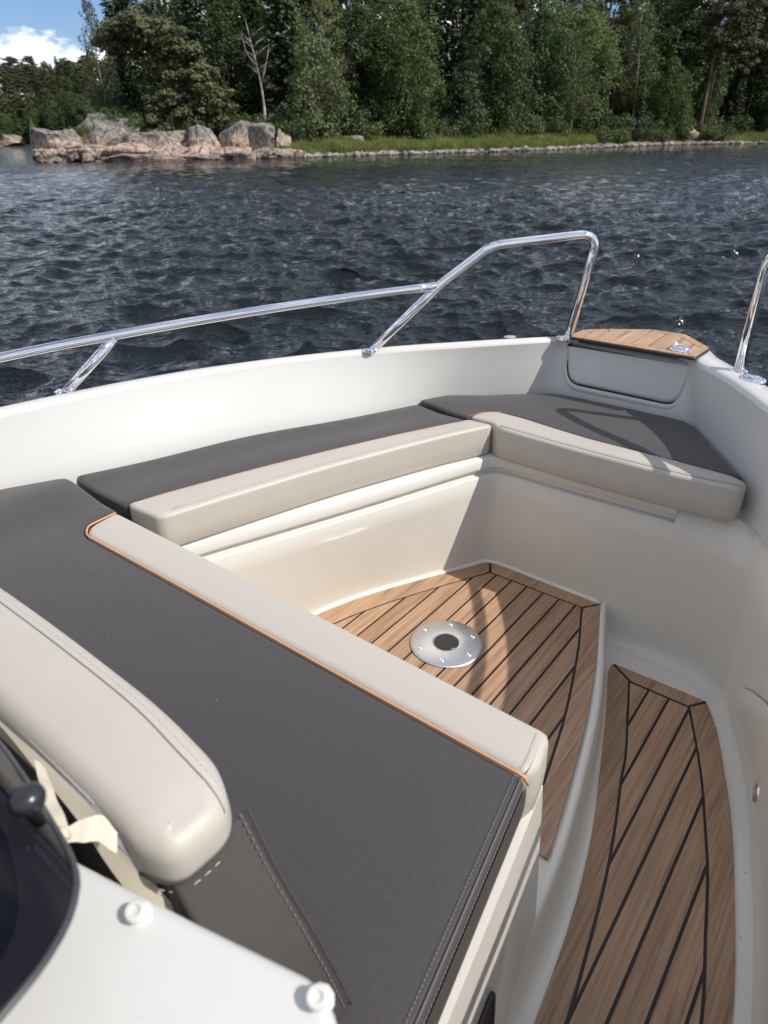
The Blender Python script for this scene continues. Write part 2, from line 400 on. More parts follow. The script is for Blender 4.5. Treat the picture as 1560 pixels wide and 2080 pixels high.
# ------------------------------------------------------------------ shore terrain
SH = [(-75, 400), (-40, 400), (-30, 400), (-26.0, 400), (-24.2, 390), (-23.9, 85), (-23.3, 73), (-21, 69), (-15.1, 67.5), (-6.2, 70), (-1.5, 74), (2.9, 77), (8.2, 84.5),
      (11.8, 90), (15.3, 102), (18.6, 114.5), (21.8, 125), (26.7, 130), (35, 132), (50, 128), (75, 120)]
SHA = np.array(SH, float)
def shore(azdeg): return np.interp(azdeg, SHA[:, 0], SHA[:, 1])
def nz(x, y, s=1.0):
    return (np.sin(x * .13 * s + 1.7) * np.cos(y * .11 * s + .3) + .5 * np.sin(x * .31 * s + y * .27 * s) + .3 * np.sin(x * .71 * s - y * .63 * s + 2)) / 1.8
def ground_h(az, r):
    d = r - shore(az) + .35 * np.sin(az * 3.1) + .25 * np.sin(az * 7.7); x, y = r * np.sin(np.radians(az)), r * np.cos(np.radians(az))
    far = np.clip((-22.5 - az) / 2, 0, 1)
    h = np.where(d < 0, -0.5 + d * 0.06, np.minimum(d * 0.13, 1.1) + np.clip(d - 9, 0, 200) * 0.055 * (1 + 0.15 * far))
    spit = np.clip((az + 23.9) / .3, 0, 1) * np.clip((-13.5 - az) / 4.5, 0, 1)
    h = np.where(d > 0, h * (1 - spit) + spit * np.minimum(h, 0.12 + .05 * np.clip(d - 3, 0, 8)), h)
    h = np.maximum(h, -4)
    return ZW + 0.02 + h * 1.0 + np.clip(d, 0, 20) / 20 * 0.5 * nz(x, y)
def build_ground():
    az = np.arange(-75, 75.01, 0.4); u = np.concatenate([np.linspace(-12, 12, 40), np.linspace(13, 60, 30), np.linspace(66, 420, 30)])
    AZ, U = np.meshgrid(az, u, indexing='ij'); Rr = shore(AZ) + U; H = ground_h(AZ, Rr)
    V = np.stack([Rr * np.sin(np.radians(AZ)), Rr * np.cos(np.radians(AZ)), H], -1).reshape(-1, 3); na, nu = AZ.shape
    i, j = np.meshgrid(np.arange(na - 1), np.arange(nu - 1), indexing='ij')
    Q = np.stack([i * nu + j, i * nu + j + 1, (i + 1) * nu + j + 1, (i + 1) * nu + j], -1).reshape(-1, 4)
    me = fast_mesh('ground', V, Q[:, ::-1]); me.shade_smooth()
    m = mat('forest_floor', (0.06, 0.065, 0.03), 0.9)
    g = N(m, 'ShaderNodeTexCoord'); sx = N(m, 'ShaderNodeSeparateXYZ'); ln(m, g.outputs['Object'], sx.inputs[0])
    n_ = noise(m, 0.6, 6, 0.6); ad = N(m, 'ShaderNodeMath', operation='MULTIPLY_ADD'); ln(m, n_.outputs['Fac'], ad.inputs[0]); ad.inputs[1].default_value = 0.35; ln(m, sx.outputs[2], ad.inputs[2])
    r = ramp(m, ad.outputs[0], [(0.0, (0.20, 0.17, 0.13)), (0.06, (0.24, 0.21, 0.17)), (0.12, (0.075, 0.085, 0.035)), (0.8, (0.045, 0.055, 0.022))])
    ln(m, r.outputs['Color'], bsdf(m).inputs['Base Color']); bump(m, noise(m, 5, 5).outputs['Fac'], 0.6, 0.1)
    link('ground', me, m, None, kind='structure', label='forested shore rising from the lake')
build_ground()
def polar(az, r): return r * math.sin(R(az)), r * math.cos(R(az))
def gz(x, y): 
    az = math.degrees(math.atan2(x, y)); return float(ground_h(np.array(az), np.array(math.hypot(x, y))))

# ------------------------------------------------------------------ vegetation
def leaf_mat(name, base, var=0.35, trans=0.35):
    m = bpy.data.materials.new(name); m.use_nodes = True; t = m.node_tree; t.nodes.clear()
    o = t.nodes.new('ShaderNodeOutputMaterial'); d = t.nodes.new('ShaderNodeBsdfPrincipled'); tl = t.nodes.new('ShaderNodeBsdfTranslucent'); mxs = t.nodes.new('ShaderNodeMixShader')
    mxs.inputs[0].default_value = trans
    oi = t.nodes.new('ShaderNodeObjectInfo'); tcx = t.nodes.new('ShaderNodeTexCoord'); n_ = t.nodes.new('ShaderNodeTexNoise'); n_.inputs['Scale'].default_value = 0.8; n_.inputs['Detail'].default_value = 5
    t.links.new(tcx.outputs['Object'], n_.inputs['Vector'])
    r = t.nodes.new('ShaderNodeValToRGB'); e = r.color_ramp.elements
    e[0].position = 0.3; e[0].color = (*[c * (1 - var) for c in base], 1); e[1].position = 0.72; e[1].color = (base[0] * (1 + var * 1.3), base[1] * (1 + var), base[2] * (1 + var * .6), 1)
    t.links.new(n_.outputs['Fac'], r.inputs['Fac'])
    h = t.nodes.new('ShaderNodeHueSaturation'); mr = t.nodes.new('ShaderNodeMapRange'); mr.inputs['To Min'].default_value = 0.65; mr.inputs['To Max'].default_value = 1.45
    m2 = t.nodes.new('ShaderNodeMapRange'); m2.inputs['To Min'].default_value = 0.478; m2.inputs['To Max'].default_value = 0.512
    mu = t.nodes.new('ShaderNodeMath'); mu.operation = 'FRACT'; mm = t.nodes.new('ShaderNodeMath'); mm.operation = 'MULTIPLY'; mm.inputs[1].default_value = 17.3
    t.links.new(oi.outputs['Random'], mm.inputs[0]); t.links.new(mm.outputs[0], mu.inputs[0]); t.links.new(mu.outputs[0], m2.inputs['Value']); t.links.new(m2.outputs[0], h.inputs['Hue'])
    t.links.new(oi.outputs['Random'], mr.inputs['Value']); t.links.new(mr.outputs[0], h.inputs['Value']); t.links.new(r.outputs['Color'], h.inputs['Color'])
    t.links.new(h.outputs[0], d.inputs['Base Color']); t.links.new(h.outputs[0], tl.inputs['Color']); d.inputs['Roughness'].default_value = 0.55; d.inputs['Specular IOR Level'].default_value = 0.3
    t.links.new(d.outputs[0], mxs.inputs[1]); t.links.new(tl.outputs[0], mxs.inputs[2]); t.links.new(mxs.outputs[0], o.inputs['Surface'])
    return m
M['leaf'] = leaf_mat('broadleaf', (0.082, 0.130, 0.044)); M['leaf_birch'] = leaf_mat('birch_leaf', (0.125, 0.165, 0.068)); M['leaf_willow'] = leaf_mat('willow_leaf', (0.105, 0.145, 0.070))
M['needle'] = leaf_mat('pine_needle', (0.085, 0.100, 0.046), .3, .15); M['spruce'] = leaf_mat('spruce_needle', (0.060, 0.088, 0.045), .3, .12)
M['bush'] = leaf_mat('bush_leaf', (0.085, 0.130, 0.042)); M['grass'] = leaf_mat('shore_grass', (0.17, 0.205, 0.065), .35, .35)
def bark(name, c1, c2, sc=6):
    m = mat(name, c1, 0.9); r = ramp(m, noise(m, sc, 5, .6, 'Object', (1, 1, .35)).outputs['Fac'], [(0.38, c2), (0.6, c1)]); ln(m, r.outputs['Color'], bsdf(m).inputs['Base Color'])
    bump(m, noise(m, 12, 4).outputs['Fac'], .5, .03); return m
M['bark'] = bark('dark_bark', (0.11, 0.085, 0.065), (0.04, 0.03, 0.024)); M['pine_bark'] = bark('pine_bark', (0.17, 0.105, 0.07), (0.07, 0.05, 0.038), 3)
M['birch_bark'] = bark('birch_bark', (0.50, 0.48, 0.45), (0.16, 0.145, 0.13), 4)

def quads_from(centers, nrm, size, r_, bend=True, elong=1.0):
    """one leafy triangle-pair card per centre"""
    n_ = len(centers); a = r_.normal(size=(n_, 3)); u = np.cross(nrm, a); u /= np.linalg.norm(u, axis=1)[:, None] + 1e-9; v = np.cross(nrm, u)
    s = size * (0.6 + 0.8 * r_.random(n_))[:, None]
    p0 = centers - u * s * .5 * elong; p2 = centers + u * s * .5 * elong; p1 = centers - v * s * .36 + nrm * s * .12; p3 = centers + v * s * .42 - nrm * s * .12
    V = np.stack([p0, p1, p2, p3], 1).reshape(-1, 3); Q = np.arange(n_ * 4).reshape(-1, 4); return V, Q
def rand_dir(r_, n_):
    d = r_.normal(size=(n_, 3)); return d / np.linalg.norm(d, axis=1)[:, None]
def clump_cloud(r_, clumps, per, size, spread_flat=1.0, up=0.35):
    """clumps: list (x,y,z,rad). leaves over each clump's shell"""
    Cs = []; Ns = []
    for (x, y, z, rad) in clumps:
        n_ = max(6, int(per * rad * rad)); d = rand_dir(r_, n_); rr_ = rad * (0.55 + 0.5 * r_.random(n_) ** .7)
        c = d * rr_[:, None] * np.array([1, 1, spread_flat]) + (x, y, z); nn = d + np.array([0, 0, up]) + r_.normal(size=(n_, 3)) * .45
        Cs.append(c); Ns.append(nn / np.linalg.norm(nn, axis=1)[:, None])
    return quads_from(np.vstack(Cs), np.vstack(Ns), size, r_)
def limb_mesh(limbs):
    V = []; F = []
    for pts, rads, seg in limbs:
        v, f = tube(pts, rads, seg, cap=True); o_ = len(V); V += v; F += [tuple(i + o_ for i in ff) for ff in f]
    return V, F
def broadleaf(seed, h, wid, mname='leaf', bname='bark', base=0.12, per=95, size=.34, lobes=34, trunk_r=.17, weep=False):
    r_ = np.random.default_rng(seed); clumps = []; limbs = []
    lean = r_.normal(size=2) * .03 * h
    tp = [(lean[0] * u ** 2 + .12 * math.sin(u * 5 + seed), lean[1] * u ** 2 + .1 * math.cos(u * 4 + seed), u * h * .93) for u in np.linspace(0, 1, 9)]
    limbs.append((tp, [trunk_r * (1 - u) ** .8 + .02 for u in np.linspace(0, 1, 9)], 7))
    for i in range(lobes):
        u = base + (1 - base) * ((i + r_.random()) / lobes); a = i * 2.4 + r_.normal() * .4
        env = wid * .5 * (math.sin(math.pi * min(1, (u - base) / (1 - base) * .86 + .14)) ** .65) * (0.75 + .4 * r_.random())
        cr_ = (0.16 + .12 * r_.random()) * wid * (1.15 - .55 * u); rr_ = max(0, env - cr_ * .55)
        bx = np.interp(u, np.linspace(0, .93, 9), [p[0] for p in tp]); by = np.interp(u, np.linspace(0, .93, 9), [p[1] for p in tp])
        x, y, z = bx + rr_ * math.cos(a), by + rr_ * math.sin(a), u * h
        clumps.append((x, y, z, cr_))
        for _ in range(2):
            d = rand_dir(r_, 1)[0]; clumps.append((x + d[0] * cr_ * .9, y + d[1] * cr_ * .9, z + d[2] * cr_ * .8, cr_ * .5))
        if i % 2 == 0:
            z0_ = max(.05 * h, z - env * .8); limbs.append(([(bx, by, z0_), (bx + (x - bx) * .5, by + (y - by) * .5, (z0_ + z) / 2 + .2), (x, y, z)], [trunk_r * .35, trunk_r * .2, .015], 4))
    V, Q = clump_cloud(r_, clumps, per, size, 0.85)
    cm = fast_mesh('crown', V, Q); cm.materials.append(M[mname])
    tm = mesh('trunk', *limb_mesh(limbs)); tm.shade_smooth(); tm.materials.append(M[bname])
    return cm, tm
def spruce(seed, h, wid):
    r_ = np.random.default_rng(seed); Cs = []; Ns = []; nl = int(h * 2.6)
    for i in range(nl):
        u = .06 + .94 * i / nl; rad = wid * .5 * (1 - u) ** .85 * (0.85 + .3 * r_.random()) + .12; z = u * h
        nb = 7 + int(3 * (1 - u))
        for k in range(nb):
            a = k / nb * 6.283 + r_.random() * .6 + i; L_ = rad * (0.75 + .4 * r_.random()); n_ = max(3, int(L_ * 9))
            t_ = r_.random(n_) ** .7; droop = -.28 * L_ * t_ ** 1.3 + .1 * t_ ** 3 * L_
            c = np.c_[np.cos(a) * L_ * t_, np.sin(a) * L_ * t_, z + droop] + r_.normal(size=(n_, 3)) * [.1, .1, .07]
            Cs.append(c); nn = np.c_[np.cos(a) * .35 * np.ones(n_), np.sin(a) * .35 * np.ones(n_), np.ones(n_)] + r_.normal(size=(n_, 3)) * .35
            Ns.append(nn / np.linalg.norm(nn, axis=1)[:, None])
    V, Q = quads_from(np.vstack(Cs), np.vstack(Ns), .42, r_)
    cm = fast_mesh('crown', V, Q); cm.materials.append(M['spruce'])
    v, f = tube([(0, 0, 0), (0, 0, h * .5), (0, 0, h * .98)], [h * .013, h * .009, .02], 6); tm = mesh('trunk', v, f); tm.materials.append(M['bark']); return cm, tm
def pine(seed, h, wid, base=.5, bend=None, flat=.6, per=120):
    r_ = np.random.default_rng(seed); limbs = []; clumps = []
    bend = bend or (r_.normal() * .06 * h, r_.normal() * .04 * h)
    us = np.linspace(0, 1, 10); tp = np.array([(bend[0] * u ** 1.6, bend[1] * u ** 1.6, u * h * .95) for u in us])
    limbs.append((tp, [.011 * h * (1.25 - u) + .02 for u in us], 8))
    nb = 20
    for i in range(nb):
        u = base + (1 - base) * (i + r_.random()) / nb; a = i * 2.4 + r_.random(); b0 = np.array([np.interp(u, us, tp[:, k]) for k in range(3)])
        env = wid * .5 * (1 - ((u - base) / (1 - base + .05)) ** 2.2) ** .6 * (.65 + .5 * r_.random()) * (.65 + .35 * min(1, (u - base) / .12))
        tip = b0 + np.array([math.cos(a) * env, math.sin(a) * env, env * .22 + .2])
        mid = (b0 + tip) / 2 + np.array([0, 0, -.06 * env]); limbs.append(([b0, mid, tip], [.0045 * h, .003 * h, .015], 5))
        for f in (.5, .78, 1.0):
            c = b0 + (tip - b0) * f; rad = wid * .5 * (.20 + .12 * r_.random()) * (1.1 - .3 * f)
            for _ in range(2): clumps.append((c[0] + r_.normal() * rad * .5, c[1] + r_.normal() * rad * .5, c[2] + r_.normal() * rad * .2, rad * .8))
    top = tp[-1]; clumps.append((top[0], top[1], top[2] + .2, wid * .14))
    V, Q = clump_cloud(r_, clumps, per, .30, flat, up=.8); cm = fast_mesh('crown', V, Q); cm.materials.append(M['needle'])
    tm = mesh('trunk', *limb_mesh(limbs)); tm.shade_smooth(); tm.materials.append(M['pine_bark']); return cm, tm
def bush(seed, h, wid, mname='bush', per=210, size=.17):
    r_ = np.random.default_rng(seed); clumps = []
    for i in range(16):
        a = r_.random() * 6.28; rr_ = wid * .42 * r_.random() ** .5; z = h * (.15 + .6 * r_.random() * (1 - (rr_ / wid) ** 2)); clumps.append((rr_ * math.cos(a), rr_ * math.sin(a), z, wid * (.13 + .1 * r_.random())))
        clumps.append((rr_ * math.cos(a), rr_ * math.sin(a), z + wid * .12, wid * .09))
    V, Q = clump_cloud(r_, clumps, per, size, .9); cm = fast_mesh('foliage', V, Q); cm.materials.append(M[mname])
    st = [([(0, 0, 0), (math.cos(a) * wid * .1, math.sin(a) * wid * .1, h * .3), (math.cos(a) * wid * .25, math.sin(a) * wid * .25, h * .65)], [.04, .03, .01], 4) for a in np.arange(0, 6.2, 1.1)]
    tm = mesh('stem', *limb_mesh(st)); tm.materials.append(M['bark']); return cm, tm
protos = {
 'broad': [broadleaf(11, 13, 8.6, per=120, size=.25, lobes=40), broadleaf(12, 15, 9.0, per=115, size=.26, lobes=44), broadleaf(13, 10, 8.0, mname='leaf', per=130, size=.24), broadleaf(14, 16, 8.2, per=115, size=.26, lobes=46)],
 'birch': [broadleaf(21, 15, 6.0, 'leaf_birch', 'birch_bark', .22, 120, .20, 40, .13), broadleaf(22, 17, 5.8, 'leaf_birch', 'birch_bark', .28, 110, .20, 40, .14)],
 'willow': [broadleaf(31, 7, 5.2, 'leaf_willow', 'bark', .05, 190, .20, 26, .12), broadleaf(32, 6, 4.6, 'leaf_willow', 'bark', .04, 190, .20, 24, .1)],
 'pine': [pine(41, 18, 6.5, .45), pine(42, 20, 7, .5), pine(43, 16, 6, .35)],
 'spruce': [spruce(51, 17, 5), spruce(52, 21, 5.6), spruce(53, 14, 4.6)],
 'bush': [bush(61, 2.0, 3.0), bush(62, 1.5, 2.6), bush(63, 2.6, 3.2, 'leaf_willow')],
}
def plant(name, kind, idx, x, y, label, cat='tree', group=None, sc=1.0, rz=None, z=None, parts=('crown', 'trunk'), meshes=None):
    cm, tm = meshes or protos[kind][idx % len(protos[kind])]
    e = bpy.data.objects.new(name, None); C.objects.link(e); e.location = (x, y, (gz(x, y) if z is None else z) - .05)
    e.rotation_euler = (0, 0, rz if rz is not None else random.uniform(0, 6.28)); s = sc if not np.isscalar(sc) else (sc, sc, sc); e.scale = s
    e['label'] = label; e['category'] = cat
    if group: e['group'] = group
    a = bpy.data.objects.new(parts[0], cm); C.objects.link(a); a.parent = e
    b_ = bpy.data.objects.new(parts[1], tm); C.objects.link(b_); b_.parent = e
    return e
LBL = {'broad': 'dark green broadleaved tree standing in the dense shore woods', 'birch': 'pale green birch with white stem among darker shore trees',
       'pine': 'tall pine with reddish trunk rising in the shore woods', 'spruce': 'dark pointed spruce standing in the shore woods'}
r5 = random.Random(5)
REG = [(-9, 'above the granite boulders'), (-1, 'around the light willow'), (8, 'behind the grass middle'), (17, 'behind the grass right end'), (60, 'behind the stony shore')]
ROW = ['small', 'mid-height', 'tall', 'tall background', 'highest background']
KND = {'broad': 'green broadleaved tree', 'birch': 'pale green birch', 'pine': 'pine with reddish trunk', 'spruce': 'pointed dark spruce'}
def treelabel(k, az, row):
    reg = next(n_ for lim, n_ in REG if az < lim); l = ROW[row] + ' ' + KND[k] + ' in the woods ' + reg
    return l, 'tree', l.replace('tree', 'trees').replace(' birch', ' birches').replace(' spruce', ' spruces').replace(' pine', ' pines')
# back rows, near shore
for row, (d0, sc0, kinds) in enumerate([(9, .72, ['broad', 'broad', 'spruce', 'broad', 'birch']), (14, .95, ['broad', 'spruce', 'broad', 'pine', 'birch', 'broad']), (21, 1.1, ['pine', 'broad', 'spruce', 'birch', 'broad']),
                                        (29, 1.25, ['pine', 'spruce', 'broad', 'pine']), (40, 1.35, ['pine', 'spruce', 'broad'])]):
    az = -13.0 if row < 2 else -17.4
    while az < 37:
        sd = float(shore(az)); rr_ = sd + d0 + r5.uniform(-2.2, 2.2); k = r5.choice(kinds); x, y = polar(az + r5.uniform(-.5, .5), rr_)
        skip = (row == 1 and -10.5 < az < -6.5) or (row == 0 and (-19.5 < az < -5.0 or 3.5 < az < 5.5 or 12.6 < az < 13.2))
        if az < -11.5 and k in ('broad', 'birch', 'pine'): k = 'spruce' if r5.random() < .75 else 'broad'
        s = sc0 * r5.uniform(.74, 1.24) * (.8 if az < -15 else 1)
        if not skip: plant({'broad': 'broadleaved_tree', 'birch': 'birch_tree', 'pine': 'pine_tree', 'spruce': 'spruce_tree'}[k], k, r5.randrange(4), x, y, *treelabel(k, az, row), s)
        az += math.degrees((4.3 + row * .3) * r5.uniform(.8, 1.2) / rr_)
# far forest on the left
for row in range(10):
    az = -38
    while az < -15.8:
        sd = 250; rr_ = sd + 5 + row * 7.5 + r5.uniform(-3, 3); x, y = polar(az, rr_); k = r5.choice(['spruce', 'spruce', 'pine', 'pine', 'broad'] if row > 1 else ['broad', 'broad', 'spruce'])
        z = ZW + .5 + row * 1.85 + 1.5 * math.sin(az * .55)
        plant({'broad': 'far_broadleaved_tree', 'pine': 'far_pine_tree', 'spruce': 'far_spruce_tree'}[k], k, r5.randrange(4), x, y, {'broad': 'rounded leafy', 'pine': 'bushy-topped pine', 'spruce': 'pointed spruce'}[k] + ' tree in the distant forest beyond the rocky point', 'tree', 'distant forest ' + k + ' trees', (lambda f: (f * 1.35, f * 1.35, f * (.85 if k == 'pine' else .9)))(r5.uniform(.58, .78)), z=z)
        az += math.degrees(3.5 * r5.uniform(.75, 1.25) / rr_)
# landmark trees
def build_far_bank():
    az = np.arange(-60, -14, .5); u = np.array([-6, 0, 2, 6, 14, 24, 34, 44, 54, 64, 76, 95]); hh = np.array([-.8, 0, .6, 1.0, 2.2, 4.0, 6.0, 7.8, 9.6, 11.5, 13, 14]); AZ, U = np.meshgrid(az, u, indexing='ij'); HH = np.broadcast_to(hh, AZ.shape) + 1.2 * np.sin(AZ * .55) * np.clip(U / 30, 0, 1)
    Rr = 250 + 1.5 * np.sin(AZ * 1.7) + U; V = np.stack([Rr * np.sin(np.radians(AZ)), Rr * np.cos(np.radians(AZ)), ZW + HH], -1).reshape(-1, 3); na, nu = AZ.shape
    i, j = np.meshgrid(np.arange(na - 1), np.arange(nu - 1), indexing='ij'); Q = np.stack([i * nu + j, (i + 1) * nu + j, (i + 1) * nu + j + 1, i * nu + j + 1], -1).reshape(-1, 4)
    me = fast_mesh('hill', V, Q); me.shade_smooth(); link('hill', me, bpy.data.materials['forest_floor'], kind='structure', label='distant wooded hillside beyond the rocky point')
build_far_bank()
def bent_pine():
    r_ = np.random.default_rng(99); limbs = []; clumps = []
    tp = bendline([(2.4, 0, 0), (2.2, 0, 2.2), (1.5, .1, 4.4), (.4, .2, 6.0), (-1.4, .2, 7.0), (-3.2, 0, 7.4)], .8, 4); n_ = len(tp)
    limbs.append((tp, np.linspace(.24, .05, n_), 8))
    for (bx, bz), tips in (((1.5, 4.4), [(3.6, 5.8), (4.2, 4.6), (.6, 6.8)]), ((.4, 6.0), [(1.8, 8.6), (-.6, 9.3), (2.9, 7.4)]), ((-1.4, 7.0), [(-2.6, 9.0), (-.9, 9.7), (-3.6, 8.2)]), ((2.2, 2.4), [(3.7, 3.3), (.4, 3.2), (4.2, 2.2)])):
        for (tx, tz) in tips:
            for s_ in (-1, 1):
                ty = s_ * r_.uniform(.3, 1.9); b0 = np.array([bx, .1, bz]); tip = np.array([tx, ty, tz]); limbs.append(([b0, (b0 + tip) / 2 + (0, 0, -.2), tip], [.09, .05, .015], 5))
                for f in (.6, .85, 1.05): 
                    c = b0 + (tip - b0) * f
                    for _ in range(2): clumps.append((*(c + r_.normal(size=3) * (.45, .45, .2)), .75 * (.7 + .5 * r_.random())))
    for i in range(26):
        a = i / 26; x = -4.2 + 8.4 * a; z = 8.0 + 2.1 * math.sin(math.pi * (a * .85 + .1)) - (1.2 if a > .8 else 0); clumps.append((x, r_.normal() * 1.1, z - abs(r_.normal()) * .5, .8))
    V, Q = clump_cloud(r_, clumps, 300, .24, .5, .9); cm = fast_mesh('crown', V, Q); cm.materials.append(M['needle'])
    tm = mesh('trunk', *limb_mesh(limbs)); tm.shade_smooth(); tm.materials.append(M['bark']); return cm, tm
x, y = polar(-15.4, 78); plant('bent_pine_tree', None, 0, x, y, 'crooked spreading pine with a flat olive crown leaning over the rocks', meshes=bent_pine(), rz=R(14), z=gz(x, y) + .3, sc=(1.05, 1.1, .98))
x, y = polar(-14.7, 75.2); plant('small_pine_tree', None, 0, x, y, 'bushy little pine hanging low over the shaded rocks under the crooked pine', meshes=pine(79, 4.2, 5.2, .08, (.4, 0), .5, 190), rz=2.0, z=ZW + 1.1)
def low_pine(): return pine(77, 6.2, 5.6, .12, (0.3, 0), .5, 170)
x, y = polar(-12.6, 76); plant('small_pine_tree', None, 0, x, y, 'low olive pine standing below the crooked pine behind the rocks', meshes=low_pine(), rz=.3, z=gz(x, y) + .2)
def pale_birch():
    r_ = np.random.default_rng(5); T0 = bendline([(0, 0, 0), (.15, 0, 4.5), (-.1, 0, 7.2), (-.7, 0, 10.5), (-1.3, 0, 13.5)], 1, 4)
    T1 = bendline([(.0, 0, 6.8), (.7, 0, 8.6), (1.3, .1, 10.6)], .6, 4); T2 = bendline([(-.35, 0, 8.6), (-1.5, 0, 10.0), (-1.9, 0, 11.8)], .6, 4)
    limbs = [(T0, np.linspace(.19, .03, len(T0)), 8), (T1, np.linspace(.10, .02, len(T1)), 6), (T2, np.linspace(.08, .02, len(T2)), 6)]
    cl = []
    for i in range(26):
        u = r_.random(); b0 = T0[int(len(T0) * (.45 + .5 * u))]; a = r_.random() * 6.28; L_ = r_.uniform(.8, 2.2); tip = b0 + np.array([math.cos(a) * L_, math.sin(a) * L_, L_ * .7]); limbs.append(([b0, (b0 + tip) / 2 + (0, 0, .1), tip], [.035, .025, .01], 4)); cl.append((*tip, .55))
    V, Q = clump_cloud(r_, cl, 60, .16, .9); cm = fast_mesh('crown', V, Q); cm.materials.append(M['leaf_willow'])
    tm = mesh('trunk', *limb_mesh(limbs)); tm.shade_smooth(); tm.materials.append(M['birch_bark']); return cm, tm
x, y = polar(-8.3, 77.5); plant('bare_birch_tree', None, 0, x, y, 'thinly leaved birch with a forked bright white trunk against dark woods', meshes=pale_birch(), rz=0.1, sc=.76)
for azd, dd, kk, sc_, lb in [(3.0, 108, 'spruce', 1.2, 'tall dark spruce filling the woods left of the grey-green willow'), (5.2, 112, 'broad', 1.35, 'high round-crowned tree rising behind the grey-green willow'), (1.2, 100, 'broad', 1.2, 'broad leafy tree right of the light willow in the second row'), (7.2, 110, 'pine', 1.1, 'tall pine standing behind the small bright bank bush'), (4.0, 101, 'spruce', .95, 'dark spruce directly behind the grey-green willow'),
                             (-8.6, 88, 'spruce', .9, 'dark spruce directly behind the white birch'), (-6.6, 87, 'broad', .85, 'leafy tree directly right of the white birch trunk'), (-10.6, 86, 'broad', .75, 'leafy tree between the low pine and the white birch')]:
    x, y = polar(azd, dd); plant({'broad': 'broadleaved_tree', 'pine': 'pine_tree', 'spruce': 'spruce_tree'}[kk], kk, int(abs(azd) * 3), x, y, lb, 'tree', sc=sc_)
def big_pine(): return pine(78, 21, 11, .42, (1.2, .5), .55, 120)
x, y = polar(22.3, 133); plant('dark_pine_tree', None, 0, x, y, 'large dark pine with thick bare trunk at right of the shore woods', meshes=big_pine(), rz=0.6, sc=1.1)
x, y = polar(-18.9, 84); plant('slim_birch_tree', 'birch', 0, x, y, 'slender airy birch at the left edge of the near woods', rz=1.0, sc=(.5, .5, .82))
x, y = polar(-16.2, 90); plant('tall_pine_tree', 'pine', 1, x, y, 'tall open pine rising behind the crooked pine', rz=2.0, sc=(.8, .8, .8))
x, y = polar(-4.6, 78.5); plant('willow_tree', 'willow', 0, x, y, 'light green rounded willow right of the white birch', rz=1.0, sc=(1.25, 1.25, 1.28))
x, y = polar(6.3, 91); plant('willow_tree', 'willow', 1, x, y, 'grey-green willow low over the middle of the grassy bank', rz=2.0, sc=1.25)
for i, (azd, dd, nm, l, sc) in enumerate([(10.2, 8.0, 'bush', 'small rounded bright bush on the bank below pale birch stems', .95), (16.6, 6, 'bush', 'low bush hanging over the stones right of the grass strip', 1.1), (18.8, 6.5, 'bush', 'wide grey-green bush over the stony right shore', 1.4),
                                          (24.6, 8, 'bush', 'yellow-green bush by the grass at the right edge', 1.5), (13.4, 7.5, 'bush', 'pale bush at the end of the grassy bank', 1.0), (-1.2, 6.5, 'bush', 'dark bush behind the start of the grass strip', 1.3),
                                          (2.4, 7.5, 'bush', 'low spreading bush behind the grass in the middle', 1.3), (-9.0, 8.5, 'bush', 'leafy bush behind the right-hand granite boulders', 1.5), (4.6, 7, 'bush', 'small dark shrub left of the grey-green willow', 1.0), (20.6, 7.5, 'bush', 'tall shrub beside the big dark pine trunk', 1.9)]):
    x, y = polar(azd, float(shore(azd)) + dd); plant(nm, 'bush', i, x, y, l, 'bush', sc=sc, parts=('foliage', 'stem'))
r6 = random.Random(8)
for i, (azd, dd, zz, sc_) in enumerate([(-21.0, 73, 2.3, .5), (-20.4, 76, 1.9, .9), (-18.9, 75.2, 2.9, .6), (-17.3, 75.5, 2.2, 1.1), (-16.2, 74.5, 1.6, 1.0), (-15.0, 74.0, 1.3, 1.1), (-13.6, 74.8, 1.6, 1.2), (-12.4, 75, 1.7, 1.2), (-10.9, 74.5, 2.0, .9), (-9.4, 76, 2.2, 1.1), (-7.4, 75.8, 2.0, 1.1), (-5.9, 75.2, 1.4, 1.0), (-18.2, 79, 3.0, 1.0)]):
    x, y = polar(azd, dd); plant('rock_bush', 'bush', i, x, y, 'scrubby bush growing out between the granite boulders', 'bush', 'bushes between the granite boulders', sc=sc_, z=ZW + zz - .5, parts=('foliage', 'stem'))
for i in range(26):
    azd = r6.uniform(15.2, 24); x, y = polar(azd, float(shore(azd)) + r6.uniform(2.2, 6)); plant('shore_bush', 'bush', i, x, y, 'leafy bush overhanging the stones between grass strip and right-hand grass', 'bush', 'bushes overhanging the stony shore', sc=r6.uniform(.6, 1.2), parts=('foliage', 'stem'))
for i in range(46):
    azd = r6.uniform(-9, 42); 
    if abs(azd - 4.5) < .7: continue
    x, y = polar(azd, float(shore(azd)) + r6.uniform(6.5, 10)); plant('undergrowth_bush', 'bush', i, x, y, 'leafy undergrowth bush at the foot of the shore trees', 'bush', 'undergrowth bushes at the foot of the shore trees', sc=r6.uniform(.7, 1.5), parts=('foliage', 'stem'))
